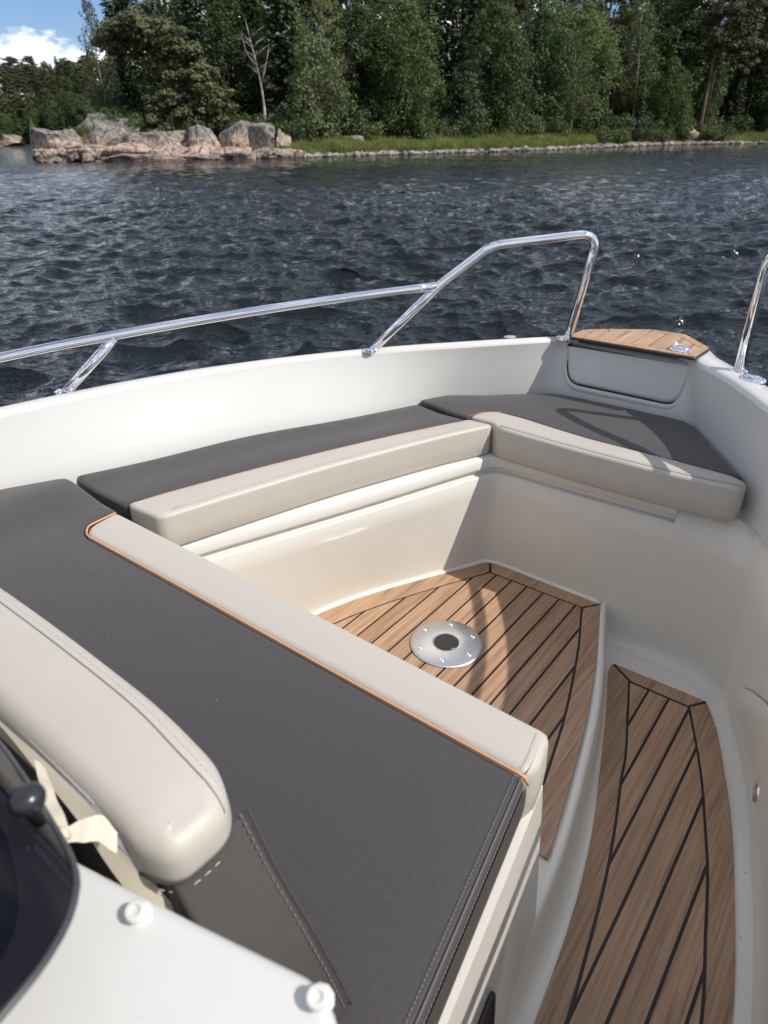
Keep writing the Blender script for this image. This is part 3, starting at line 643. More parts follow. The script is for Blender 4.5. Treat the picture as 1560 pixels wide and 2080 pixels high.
# grass strip
def build_grass():
    r_ = np.random.default_rng(17); n_ = 60000; az = np.r_[r_.uniform(-8, 15.6, n_), r_.uniform(24, 32, 9000)]; d = np.r_[.8 + 6.0 * r_.random(n_), 1.2 + 7 * r_.random(9000)]; n_ = len(az)
    lim = 1.0 + 5.5 * np.clip((az + 8) / 5, .25, 1); keep = (d < lim) | (az > 20); az, d = az[keep], d[keep]; n_ = len(az)
    rr_ = shore(az) + d; x, y = rr_ * np.sin(np.radians(az)), rr_ * np.cos(np.radians(az)); z = ground_h(az, rr_)
    patch = .5 + .5 * np.sin(x * .9 + np.sin(y)) * np.sin(y * 1.3 + x * .2); h = (.55 + .95 * patch * r_.random(n_)) * (0.7 + .3 * r_.random(n_)); wd = .035 + .03 * r_.random(n_)
    a = r_.random(n_) * 3.14; lx, ly = r_.normal(size=n_) * .2, r_.normal(size=n_) * .2
    V = np.stack([np.c_[x - np.cos(a) * wd, y - np.sin(a) * wd, z], np.c_[x + np.cos(a) * wd, y + np.sin(a) * wd, z], np.c_[x + lx, y + ly, z + h]], 1).reshape(-1, 3)
    me = fast_mesh('shore_grass', V, np.arange(n_ * 3).reshape(-1, 3)); link('shore_grass', me, M['grass'], kind='stuff', label='strip of tall bright green grass along the bank', category='grass')
build_grass()

# ------------------------------------------------------------------ rocks
def granite(name, dark):
    m = mat(name, (0.3, 0.28, 0.26), 0.9, spec=.25)
    t = N(m, 'ShaderNodeNewGeometry'); sx = N(m, 'ShaderNodeSeparateXYZ'); ln(m, t.outputs['Position'], sx.inputs[0])
    def pn(scale, detail, rough, sc=(1, 1, 1), vor=False):
        mp_ = N(m, 'ShaderNodeMapping'); mp_.inputs['Scale'].default_value = sc; ln(m, t.outputs['Position'], mp_.inputs['Vector'])
        n_ = N(m, 'ShaderNodeTexVoronoi' if vor else 'ShaderNodeTexNoise'); n_.inputs['Scale'].default_value = scale
        if vor: n_.feature = 'DISTANCE_TO_EDGE'
        else: n_.inputs['Detail'].default_value = detail; n_.inputs['Roughness'].default_value = rough
        ln(m, mp_.outputs[0], n_.inputs['Vector']); return n_
    n1 = pn(.7, 7, .65); ad = N(m, 'ShaderNodeMath', operation='MULTIPLY_ADD'); ln(m, n1.outputs['Fac'], ad.inputs[0]); ad.inputs[1].default_value = 3.2; ln(m, sx.outputs[2], ad.inputs[2])
    mr = N(m, 'ShaderNodeMapRange'); mr.inputs['From Min'].default_value = ZW + 1.1; mr.inputs['From Max'].default_value = ZW + 5.2; ln(m, ad.outputs[0], mr.inputs['Value'])
    r1 = ramp(m, mr.outputs[0], [(0.05, (0.075, 0.065, 0.055)), (0.17, (0.30, 0.25, 0.21)), (0.30, (0.52, 0.39, 0.31)), (0.46, (0.46, 0.37, 0.30)), (0.60, (0.31, 0.28, 0.25)), (0.9, (0.22, 0.22, 0.20))])
    n2 = pn(2.6, 9, .72); r2 = ramp(m, n2.outputs['Fac'], [(0.40, (0.22, 0.22, 0.22)), (0.52, (1, 1, 1)), (.62, (1.25, 1.25, 1.22))])
    mu = N(m, 'ShaderNodeMix', data_type='RGBA', blend_type='MULTIPLY'); mu.inputs[0].default_value = .8; ln(m, r1.outputs['Color'], mu.inputs[6]); ln(m, r2.outputs['Color'], mu.inputs[7])
    v = pn(.55, 0, 0, (1, 1, .45), True); rv = ramp(m, v.outputs['Distance'], [(0.0, (.28, .26, .24)), (.018, (1, 1, 1))])
    m2 = N(m, 'ShaderNodeMix', data_type='RGBA', blend_type='MULTIPLY'); m2.inputs[0].default_value = .85; ln(m, mu.outputs[2], m2.inputs[6]); ln(m, rv.outputs['Color'], m2.inputs[7]); ln(m, m2.outputs[2], bsdf(m).inputs['Base Color'])
    b1 = bump(m, n2.outputs['Fac'], 1.0, .3); bump(m, rv.outputs['Color'], 1.0, .2, b1); return m
M['granite'] = granite('granite', 0)
def rock_mesh(seed, sx, sy, sz, sub=4, cuts=9):
    r_ = np.random.default_rng(seed); bm = bmesh.new(); bmesh.ops.create_cube(bm, size=2.0); bmesh.ops.subdivide_edges(bm, edges=bm.edges[:], cuts=22 if sub > 3 else 12, use_grid_fill=True)
    pl = [(rand_dir(r_, 1)[0] * (1, 1, .7), r_.uniform(.66, .92)) for _ in range(cuts)]; ph = r_.random((7, 4)) * 6
    for v in bm.verts:
        c = np.array(v.co); sph = c / np.linalg.norm(c); c = c * .52 + sph * .48 * 1.12
        for nrm, d in pl:
            nrm = nrm / np.linalg.norm(nrm); e = c @ nrm - d
            if e > 0: c = c - nrm * e * .95
        nn = 0
        for i in range(7):
            f = 1.6 * 1.5 ** i; nn += (1 - 2 * abs(math.sin(c[0] * f + ph[i, 0] + 1.3 * math.sin(c[1] * f * .7 + ph[i, 1])) * math.sin(c[2] * f * 1.2 + c[1] * f * .5 + ph[i, 2]))) / (1.55 ** i)
        c = c * (1 + .055 * nn); v.co = c * (sx, sy, sz)
    me = bpy.data.meshes.new('rock'); bm.to_mesh(me); bm.free(); sharp(me, 24); me.materials.append(M['granite']); return me
def rock(name, az, dist, wd, dp, ht, seed, label, sink=.3, group=None, rz=0, sub=4):
    x, y = polar(az, dist); me = rock_mesh(seed, wd / 2, dp / 2, ht / 2 * 1.08, sub); o = bpy.data.objects.new(name, me); C.objects.link(o)
    o.location = (x, y, ZW + ht / 2 - sink); o.rotation_euler = (0, 0, rz - R(az)); o['label'] = label; o['category'] = 'boulder' if ht > 1.5 else 'rock'
    if group: o['group'] = group
def azx(px): return math.degrees(math.atan((px - 780) / 1387 / 1.137))
for (x0, x1, dist, dp, top, seed, lab) in [(84, 152, 72, 4, 2.6, 1, 'cracked grey granite boulder at the left tip of the point'), (146, 176, 71.5, 3, 2.4, 14, 'narrow granite block standing right beside the left tip boulder'),
    (183, 300, 75, 5, 3.3, 2, 'broad lichen-spotted granite boulder right of the dark crevice'), (184, 262, 78, 5, 3.7, 13, 'grey rounded boulder top rising above the dark crevice'),
    (292, 420, 74, 4, 2.2, 12, 'pinkish granite mass shaded by the crooked pine'), (398, 452, 73, 3, 2.6, 3, 'upright split granite block below the low pine'),
    (454, 518, 73.5, 4, 3.0, 4, 'broad pink-faced granite boulder first in the right-hand rock group'), (514, 568, 73.5, 4, 2.7, 5, 'middle boulder of the right-hand rock group with pale face'),
    (566, 598, 73.5, 3, 2.2, 6, 'small rounded boulder ending the rock group beside the grass'), (262, 310, 72.5, 3, 1.9, 15, 'low broken boulder between the large boulder and the shaded rocks')]:
    az = azx((x0 + x1) / 2); wd = (x1 - x0) / 1387 / 1.137 * dist * 1.10; rock('granite_boulder', az, dist, wd, dp, top * .93 + .35, seed, lab)
slab_lab = ['low flat granite rock lying at the waterline below the boulders']
for i, (x0, x1, ht) in enumerate([(150, 240, 1.1), (225, 330, 1.2), (310, 400, 1.0), (385, 450, .9), (440, 520, .8), (505, 575, .7), (560, 610, .6), (84, 160, .9)]):
    az = azx((x0 + x1) / 2); rock('flat_rock', az, 70.2 - .3 * (i % 2) if i < 7 else 70.8, (x1 - x0) / 1387 / 1.137 * 70 * 1.1, 2.6, ht + .35, 30 + i, slab_lab[0], .3, 'low flat rocks along the waterline', sub=3)
for i, (x0, x1) in enumerate([(228, 312), (295, 385), (365, 440), (470, 530)]):
    az = azx((x0 + x1) / 2); rock('flat_rock', az, 68.3 + .3 * (i == 3), (x1 - x0) / 1387 / 1.137 * 70 * 1.1, 2.0, .75, 60 + i, slab_lab[0], .25, 'low flat rocks along the waterline', sub=3)
r9 = random.Random(4)
for i in range(34):
    px = r9.uniform(90, 620); rock('broken_rock', azx(px), 69.0 + r9.uniform(-.5, 1.2) + (1.5 if px > 560 else 0), r9.uniform(.5, 1.5), r9.uniform(.5, 1.2), r9.uniform(.35, .8), 100 + i, 'small broken rock in the rubble edging the point', .15, 'small broken rocks edging the point', rz=r9.uniform(0, 3), sub=3)
rock('shore_rock', 21.6, 131, 5.0, 3, 2.0, 50, 'pale bare rock on the bank below the big dark pine', .1)
rock('shore_rock', -1.9, 79.5, 2.4, 2, 1.6, 51, 'small pale boulder lying in the grass strip', .1)
rock('shore_rock', -25.5, 252, 9, 5, 3.2, 52, 'far pinkish rock on the distant shore', .1)
def build_stones():
    r_ = np.random.default_rng(23); n_ = 7000; az = r_.uniform(-7, 36, n_); d = r_.normal(size=n_) * (.45 + .35 * np.sin(az * 2.1) ** 2) + .15 + .5 * np.sin(az * 1.3 + 1); az2 = r_.uniform(-8.5, -6, 60); az = np.r_[az, az2]; d = np.r_[d, r_.uniform(-1, 2, 60)]; n_ = len(az)
    rr_ = shore(az) + d; x, y = rr_ * np.sin(np.radians(az)), rr_ * np.cos(np.radians(az)); z = ground_h(az, rr_)
    bm = bmesh.new(); bmesh.ops.create_icosphere(bm, subdivisions=1, radius=1.0); bv = np.array([v.co for v in bm.verts]); bf = np.array([[v.index for v in f.verts] for f in bm.faces]); bm.free()
    s = (.06 + .30 * r_.random(n_) ** 4)[:, None, None] * (0.7 + .6 * r_.random((n_, 1, 3))) * [1.2, 1, .65]
    V = (bv[None] * (1 + .2 * r_.normal(size=(n_, len(bv), 1))) * s + np.stack([x, y, z + .03], -1)[:, None]).reshape(-1, 3)
    F = (bf[None] + (np.arange(n_) * len(bv))[:, None, None]).reshape(-1, 3)
    m = mat('pale_stone', (0.36, 0.33, 0.29), .85); nn = noise(m, 1.7, 3); r = ramp(m, nn.outputs['Fac'], [(.35, (.12, .105, .09)), (.68, (.36, .33, .29))]); ln(m, r.outputs['Color'], bsdf(m).inputs['Base Color'])
    link('shore_stones', fast_mesh('shore_stones', V, F), m, kind='stuff', label='narrow line of pale loose stones along the waterline', category='stones')
build_stones()

# ================================================================== THE BOAT
boat = bpy.data.objects.new('motor_boat', None); C.objects.link(boat); boat.rotation_euler = (0, 0, A0)
boat['label'] = 'white open motor boat with teak floor and steel bow rails'; boat['category'] = 'boat'
def bp(name, VF, m, smooth=True, ang=None, parent=None, **p): return add(name, VF, m, parent or boat, smooth, ang, **p)
def ring(pl, bl, sl, z, n=(60, 24, 60)):
    a = np.vstack([catmull(pl, n[0]), catmull(bl, n[1])[1:], catmull(sl, n[2])[1:]]); zz = z if np.isscalar(z) else np.full(len(a), z)
    return np.c_[a[:, 0], -a[:, 1], np.full(len(a), zz)]
def offring(rg, d, z):
    """offset an open path sideways in plan (positive = to the left of travel)"""
    p = rg[:, :2]; e = np.gradient(p, axis=0); e /= np.linalg.norm(e, axis=1)[:, None]; nn = np.c_[-e[:, 1], e[:, 0]]
    return np.c_[p + nn * d, np.full(len(p), z)]
Op = [(-2.6, -1.66), (-1.4, -1.72), (-.4, -1.73), (.25, -1.705), (.659, -1.650), (.998, -1.56), (1.242, -1.451), (1.544, -1.254), (1.776, -1.06), (2.0, -.845)]
Ob = [(2.0, -.845), (2.11, -.76), (2.19, -.66), (2.205, -.60), (2.185, -.53), (2.11, -.455), (2.04, -.415)]
Os = [(2.04, -.415), (1.961, -.342), (1.854, -.248), (1.70, -.125), (1.5, .015), (1.3, .12), (1.0, .205), (.659, .235), (0, .27), (-1, .30), (-2.6, .26)]
OUT = ring(Op, Ob, Os, .58)
Ip = [(-2.6, -1.60), (-1.4, -1.66), (-.4, -1.67), (.25, -1.645), (.659, -1.590), (.998, -1.500), (1.242, -1.395), (1.544, -1.205), (1.776, -1.01), (1.93, -.872)]
Ib = [(1.93, -.872), (1.972, -.845), (1.987, -.80), (1.989, -.64), (1.988, -.50), (1.975, -.462), (1.942, -.438)]
Is = [(1.942, -.438), (1.879, -.369), (1.804, -.304), (1.675, -.211), (1.5, -.07), (1.3, .050), (1.0, .138), (.659, .172), (0, .208), (-1, .238), (-2.6, .20)]
INN = ring(Ip, Ib, Is, .606)
Wp = [(-2.6, -1.57), (-1.4, -1.635), (-.4, -1.645), (.2, -1.62), (.555, -1.562), (.75, -1.490), (.95, -1.420), (1.118, -1.352), (1.371, -1.222), (1.60, -1.132), (1.70, -1.100), (1.827, -.995), (1.905, -.905)]
Wb = [(1.905, -.905), (1.945, -.86), (1.956, -.82), (1.956, -.64), (1.950, -.46), (1.940, -.42), (1.905, -.392)]
Ws = [(1.905, -.392), (1.81, -.322), (1.685, -.235), (1.60, -.170), (1.45, -.080), (1.28, .008), (1.1, .078), (.8, .138), (.4, .172), (0, .192), (-1, .222), (-2.6, .18)]
WAL = ring(Wp, Wb, Ws, .42)
LOW = ring([(a, b_ * .93 - .04) for a, b_ in Op], [(a - .12, b_ * .7 - .19) for a, b_ in Ob], [(a - .02, b_ * .9 - .06) for a, b_ in Os], -.75)
n_r = len(OUT); jb = np.arange(n_r)
# hull shell with moulded rub edge
V, F = loft([LOW, offring(OUT, 0.0, .50), offring(OUT, .012, .52), offring(OUT, .012, .555)]); bp('hull', (V, F), M['gel_white'], ang=40)
bp('rub_strip', tube(np.c_[offring(OUT, .016, .54)], .012, 8), M['gel_white'])
# gunwale cap
V, F = loft([offring(OUT, .012, .556), offring(OUT, .013, .575), offring(OUT, .008, .592), offring(OUT, -.006, .602), (offring(OUT, -.02, .607) * .5 + offring(INN, .02, .609) * .5) * 1.0, offring(INN, .008, .608), offring(INN, 0, .603), offring(INN, -.003, .594)])
bp('gunwale', (V, F), M['gel_white'])
# inner side wall
wall_rings = [offring(INN, -.003, .594)]
for f in (.15, .4, .7, 1.0):
    wall_rings.append(np.c_[(INN[:, :2] * (1 - f) + WAL[:, :2] * f), np.full(n_r, .594 + (.42 - .594) * f)])
wall_rings.append(np.c_[WAL[:, :2], np.full(n_r, .345)])
bp('inner_side', loft(wall_rings), M['gel_white'])
# lower starboard side from seam to walkway
St = catmull([(1.70, -.225), (1.60, -.168), (1.45, -.090), (1.28, -.005), (1.1, .066), (.8, .130), (.4, .164), (0, .183), (-1, .213), (-2.6, .172)], 50)
Sw = catmull([(1.70, -.235), (1.60, -.160), (1.45, -.074), (1.28, .012), (1.1, .082), (.8, .142), (.4, .176), (0, .196), (-1, .226), (-2.6, .184)], 50)
Sb = catmull([(1.64, -.190), (1.53, -.122), (1.41, -.058), (1.278, .000), (1.1, .052), (.8, .120), (.4, .152), (0, .170), (-1, .20), (-2.6, .16)], 50)
def r3d(a, z): return np.c_[a[:, 0], -a[:, 1], np.full(len(a), z)]
low_r = [r3d(Sw, .352), r3d(Sw * .5 + St * .5, .308), r3d(St, .296)]
for f in (.25, .5, .75, .92): low_r.append(r3d(St * (1 - f) + Sb * f, .296 + (-.07 - .296) * f))
def shrink(a, d): return offring(r3d(a, 0), d, 0)[:, :2]
for k in range(1, 6):
    a = k / 5 * math.pi / 2; o_ = offring(r3d(Sb, 0), -.032 * (1 - math.cos(a)), 0); low_r.append(np.c_[o_[:, :2], np.full(len(Sb), -.072 - .032 * math.sin(a))])
bp('side_liner', loft(low_r), M['gel_sole'])

# seat well wall: port side, bulkhead, towards starboard
Tp = [(.25, -1.30), (.55, -1.215), (.804, -1.126), (.996, -1.053), (1.234, -.964), (1.50, -.870), (1.548, -.850)]
Tb = [(1.548, -.850), (1.575, -.838), (1.590, -.805), (1.592, -.60), (1.596, -.40), (1.600, -.26), (1.592, -.20), (1.560, -.140)]
Bp_ = [(.25, -1.33), (.55, -1.245), (.80, -1.172), (.996, -1.108), (1.20, -1.042), (1.50, -.890), (1.552, -.862)]
Bb_ = [(1.552, -.862), (1.583, -.845), (1.594, -.815), (1.592, -.60), (1.588, -.40), (1.582, -.26), (1.570, -.185), (1.52, -.112)]
def ring2(a, b_, z, n=(40, 40)):
    c = np.vstack([catmull(a, n[0]), catmull(b_, n[1])[1:]]); return np.c_[c[:, 0], -c[:, 1], np.full(len(c), z)]
TOP = ring2(Tp, Tb, .296); BOT = ring2(Bp_, Bb_, 0.0); nT = len(TOP)
rings = [offring(TOP, .02, .3), offring(TOP, .006, .3), offring(TOP, .0015, .298), TOP]
for f in (.2, .5, .8, 1.0): rings.append(np.c_[TOP[:, :2] * (1 - f) + BOT[:, :2] * f, np.full(nT, .296 - .296 * f)])
# below the upper floor only the walkway part shows: coved foot
rings.append(np.c_[BOT[:, :2], np.full(nT, -.055)])
for k in range(1, 5):
    a = k / 4 * math.pi / 2; o_ = offring(BOT, -.045 * (1 - math.cos(a)), 0); rings.append(np.c_[o_[:, :2], np.full(nT, -.062 - .043 * math.sin(a))])
bp('well_wall', loft(rings, flip=True), M['gel_cream'])
# recessed shadow groove and lid rim above it
bp('ledge_groove', loft([offring(TOP, .017, .296), offring(TOP, .019, .319)], flip=True), M['gel_cream'])
RIM = TOP[:40 + int(40 * .70)]
rr0 = [offring(RIM, .022, .3145), offring(RIM, .010, .3145), offring(RIM, .006, .317), offring(RIM, .005, .323), offring(RIM, .006, .346), offring(RIM, .010, .3505), offring(RIM, .06, .3515)]
V, F = loft(rr0, flip=True); nn = len(RIM); F.append(tuple(i * nn + nn - 1 for i in range(len(rr0)))); bp('locker_lid_rim', (V, F), M['gel_cream'], ang=60)
RM2 = TOP[39 + int(40 * .70):]
bp('bench_shoulder', loft([offring(RM2, .001, .297), offring(RM2, .010, .312), offring(RM2, .016, .346), offring(RM2, .06, .3505)], flip=True), M['gel_cream'])
# bench tops under the cushions
k1 = 60 + 24 + 10
wall_in = WAL[18:k1, :2]; u = np.linspace(0, len(wall_in) - 1, nT).astype(int); wi = np.array([wall_in[i] for i in u])
tr = offring(TOP, .05, .349); bp('bench_top', loft([tr, np.c_[wi, np.full(nT, .348)]], flip=True), M['gel_white'], smooth=False)
# aft bench base
def base_path(zs):
    P0 = catmull([(.40, -.190), (.55, -.207), (.645, -.224)], 8); return P0
a = [(.665, -1.30), (.662, -.60), (.657, -.245), (.645, -.228), (.50, -.203), (.30, -.172), (.15, -.15), (-.05, -.13)]
b_ = [(.700, -1.30), (.700, -.60), (.706, -.230), (.690, -.216), (.50, -.186), (.30, -.155), (.15, -.135), (-.05, -.115)]
rg = []
for f, z in ((0, .352), (.02, .342), (.12, .30), (1, -.12)):
    aa = np.array(a) * (1 - f) + np.array(b_) * f; rg.append(np.c_[aa[:, 0], -aa[:, 1], np.full(len(aa), z)])
V, F = loft(rg); V = list(V); o_ = len(V); V += [(.2, 1.66, .352), (.66, 1.50, .352), (-.05, 1.66, .352)]; F.append((0, 1, 2, 3, 4, 5, 6, 7, o_ + 2, o_, o_ + 1))
bp('aft_bench_base', (V, F), M['gel_cream'], ang=40)
# opening low in the bench side: flat panel, its inner shade painted black
def side_pt(s, z): 
    f = (0.30 - z) / .42 * .88 + .12; t = np.interp(s, [-.05, .15, .3, .5, .69], [-.13, -.15, -.172, -.203, -.226]) * (1 - f) + np.interp(s, [-.05, .15, .3, .5, .69], [-.115, -.135, -.155, -.186, -.216]) * f
    return t
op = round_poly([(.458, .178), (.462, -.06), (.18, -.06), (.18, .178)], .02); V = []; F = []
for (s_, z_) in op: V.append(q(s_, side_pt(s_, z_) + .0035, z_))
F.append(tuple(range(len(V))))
bp('recess_shade_panel', (V, F), M['hollow_shade'], smooth=False)
V, F = tube([q(s_, side_pt(s_, z_) + .003, z_) for s_, z_ in op], .004, 6, closed=True); bp('recess_trim', (V, F), M['black'])

# floors ------------------------------------------------------------
RIDGE = [(1.60, -.465), (1.572, -.456), (1.442, -.408), (1.332, -.366), (1.183, -.318), (.971, -.266), (.851, -.241), (.786, -.230), (.72, -.222), (.60, -.212), (.4, -.195), (.2, -.175), (-.3, -.14)]
rg = catmull(RIDGE, 44); rp = r3d(rg, 0)
def orr(d, z): return offring(rp, d, z)
flo = [np.c_[rp[:, 0], np.full(44, 1.30), np.full(44, -.0055)], orr(-.016, -.0055), orr(-.012, .001), orr(-.003, .002), orr(.002, -.003), orr(.004, -.022), orr(.009, -.030), orr(.011, -.055)]
for k in range(1, 5):
    a_ = k / 4 * math.pi / 2; flo.append(orr(.012 + .018 * (1 - math.cos(a_)) + .0, -.070 - .034 * math.sin(a_)))
V, F = loft(flo); bp('upper_sole', (V, F), M['gel_sole'])
V, F = prism([(1.62, -.5), (1.62, .3), (-2.6, .6), (-2.6, -.5), (.60, -.23)], -.14, -.104); bp('walkway_sole', (V, F), M['gel_sole'], smooth=False)
V, F = prism([(.25, -1.6), (-2.6, -1.6), (-2.6, .35), (.25, .35)], -.60, -.12); 
# raised port-side rim where floor meets the wall
V, F = tube([v for v in offring(BOT, -.004, .0) if not (v[0] > 1.5 and v[1] < .465)], .007, 8); bp('floor_fillet', (V, F), M['gel_sole'])

def deck_panel(name, outer, inner, z, tlines, gap, srange, parent, rad=.02):
    """outer/inner closed outlines (s,t) with the same corner count; strips run along s"""
    root_V, root_F = prism(round_poly(outer, rad), z - .0035, z - .0016); root = bp(name, (root_V, root_F), M['caulk'], smooth=False)
    return root
def clip_poly(poly, t0, t1):
    """clip convex-ish polygon to t0<=t<=t1 (Sutherland-Hodgman)"""
    def half(P_, f):
        o_ = []
        for i in range(len(P_)):
            a, b2 = P_[i], P_[(i + 1) % len(P_)]; fa, fb = f(a), f(b2)
            if fa >= 0: o_.append(a)
            if fa * fb < 0: k = fa / (fa - fb); o_.append((a[0] + (b2[0] - a[0]) * k, a[1] + (b2[1] - a[1]) * k))
        return o_
    p = half(list(map(tuple, poly)), lambda p_: p_[1] - t0)
    return half(p, lambda p_: t1 - p_[1]) if p else p
def plank(poly, z, root):
    if len(poly) < 3: return
    p = ccw(np.array(poly)); keep = [p[0]]
    for v in p[1:]:
        if np.linalg.norm(v - keep[-1]) > .0015: keep.append(v)
    p = np.array(keep)
    if len(p) < 3: return
    ar = abs(np.sum(p[:, 0] * np.roll(p[:, 1], -1) - p[:, 1] * np.roll(p[:, 0], -1))) / 2
    if ar < 4e-5: return
    V, F = prism(p, z - .003, z + random.uniform(-.0001, .0001), .0006)
    add('plank', (V, F), M['teak'], root, smooth=False)
# upper deck
g = .0030
fwd_o, fwd_i = 1.584, 1.536
port_o = catmull([(.45, -1.245), (.80, -1.160), (.996, -1.098), (1.20, -1.030), (1.50, -.878), (fwd_o, -.826)], 26); port_i = catmull([(.45, -1.185), (.80, -1.100), (.98, -1.040), (1.166, -.980), (1.297, -.922), (1.414, -.864), (1.536, -.799)], 26)
stb_o = catmull([(fwd_o, -.474), (1.480, -.434), (1.374, -.398), (1.25, -.360), (1.125, -.324), (1.0, -.295), (.908, -.275), (.79, -.251)], 26); stb_i = catmull([(1.536, -.508), (1.501, -.496), (1.392, -.454), (1.262, -.412), (1.127, -.373), (.98, -.340), (.79, -.30)], 26)
aft = .79
def cut(c, s0): 
    c = np.array(c); return c[c[:, 0] >= s0 - 1e-6]
po = np.vstack([[(aft, np.interp(aft, port_o[:, 0], port_o[:, 1]))], cut(port_o, aft)]); pi_ = np.vstack([[(aft, np.interp(aft, port_i[:, 0], port_i[:, 1]))], cut(port_i, aft)])
up_out = np.vstack([po, stb_o]); up_deck = bp('upper_teak_deck', prism(np.vstack([po, round_poly(np.vstack([stb_o[-3:], [(aft, -.33)]]), [0, 0, .02, 0])[:0].reshape(0, 2) if False else stb_o]), -.0040, -.0020), M['caulk'], smooth=False)
up_in = np.vstack([pi_ + (0, g), stb_i + (0, -g)]); up_in[:, 0] = np.minimum(up_in[:, 0], fwd_i - g)
ts = [-.980, -.929, -.880, -.827, -.777, -.727, -.677, -.625, -.576, -.527, -.476, -.425, -.375, -.325]
ts = [-1.132, -1.081, -1.030] + ts
for a_, b2 in zip([-1.3] + ts, ts + [-.2]): plank(clip_poly(up_in, a_ + g, b2 - g), 0, up_deck)
plank(np.vstack([[(fwd_o, -.826 + .003), (fwd_o, -.474 - .003), (fwd_i + g, -.508 - .002), (fwd_i + g, -.799 + .003)]]), 0, up_deck)
plank(np.vstack([po[:-1] , [(fwd_o - .001, -.829)], [(fwd_i - .0, -.804)], (pi_[:-1] + (0, -g))[::-1]]), 0, up_deck)
so = stb_o.copy(); so[0] = (fwd_o - .003, -.4705); plank(np.vstack([so, (stb_i[1:] + (0, g))[::-1], [(fwd_i - .001, -.5035)]]), 0, up_deck)
# lower deck (walkway)
zl = -.100
lo = catmull([(1.486, -.384), (1.470, -.388), (1.297, -.330), (1.132, -.276), (.957, -.224), (.813, -.193), (.715, -.178), (.583, -.163), (.3, -.135), (0, -.12), (-.6, -.10)], 40)
ro = catmull([(1.489, -.146), (1.41, -.102), (1.298, -.057), (1.174, -.011), (1.01, .035), (.777, .088), (.5, .112), (.2, .130), (-.6, .15)], 40)
li = catmull([(1.443, -.325), (1.32, -.284), (1.193, -.242), (1.134, -.229), (1.056, -.207), (.896, -.168), (.722, -.138), (.615, -.122), (.3, -.09), (0, -.075), (-.6, -.055)], 40)
ri = catmull([(1.445, -.175), (1.348, -.133), (1.247, -.091), (1.139, -.054), (1.021, -.016), (.889, .016), (.746, .049), (.5, .072), (.2, .088), (-.6, .108)], 40)
lo_deck = bp('walkway_teak_deck', prism(np.vstack([lo[::-1], ro]), zl - .0040, zl - .0020), M['caulk'], smooth=False)
lin = np.vstack([(li + (0, g))[::-1], ri + (0, -g)]); lin[:, 0] = np.minimum(lin[:, 0], 1.443 - g)
tl = [-.325 + .0507 * k for k in range(-1, 11)]
for a_, b2 in zip(tl[:-1], tl[1:]): plank(clip_poly(lin, a_ + g, b2 - g), zl, lo_deck)
plank([(1.486, -.380), (1.489, -.150), (1.4445 + g, -.178), (1.4445 + g, -.321)], zl, lo_deck)
plank(np.vstack([lo[1:], (li[:1 - 1 or None] + (0, -g))[::-1], [(1.4815, -.3862)]]), zl, lo_deck)
plank(np.vstack([ro[1:], (ri + (0, g))[::-1], [(1.4835, -.1435)]]), zl, lo_deck)

# table base ----------------------------------------------------------
tb = P0 = (1.089, -.727)
def bpt(s, t, z): return q(s, t, z)
pc = (1.181, -.724)
plate = bp('table_base_plate', disc(q(*pc, 0), [(.0925, .0005), (.093, .003), (.091, .0048), (.086, .0058), (.04, .0066), (.034, .0066), (.0325, .0058)], 64), M['alu'], ang=50)
add('table_socket_cap', disc(q(*pc, 0), [(.0315, .001), (.0315, .0066), (.0308, .0072)], 40), M['black'], plate, ang=40)
for k in range(6):
    a_ = R(60 * k + 24); c = np.array(q(*pc, 0)) + (.073 * math.cos(a_), .073 * math.sin(a_), .0058)
    add('screw', disc(c, [(.0064, 0), (.0062, .0016), (.0048, .0028), (.0024, .0030), (.0020, .0010)], 14), M['steel'], plate, ang=30)

# bow hatch with teak, locker face -----------------------------------
HO = [(1.948, -.822), (2.050, -.812), (2.100, -.755), (2.172, -.640), (2.172, -.540), (2.060, -.440), (1.938, -.446)]
hatch = bp('bow_hatch', prism(round_poly(HO, .015), .609, .6155, .002), M['caulk'], smooth=False)
HI = offset_in(ccw(np.array(HO)), .028); HOo = offset_in(ccw(np.array(HO)), .004)
for a_, b2 in [(-.84 + .0507 * k, -.84 + .0507 * (k + 1)) for k in range(0, 9)]: plank(clip_poly(offset_in(ccw(np.array(HO)), .030), a_ + .002, b2 - .002), .6185, hatch)
hp = HOo; hi = HI
for i in range(len(hp)):
    j = (i + 1) % len(hp); d = (hp[j] - hp[i]) / np.linalg.norm(hp[j] - hp[i]) * .0015; plank([hp[i] + d, hp[j] - d, hi[j] - d, hi[i] + d], .6185, hatch)
add('hatch_latch', disc(q(1.985, -.500, .6175), [(.030, 0), (.030, .003), (.026, .006), (.020, .0065), (.017, .004)], 28), M['steel'], hatch, ang=40)
add('latch_ring', tube([tuple(np.array(q(1.985, -.5, .627)) + (.016 * math.cos(x_), .022 * math.sin(x_), .003 * math.sin(x_))) for x_ in np.linspace(0, 2 * math.pi, 24, endpoint=False)], .003, 8, closed=True), M['steel'], hatch)
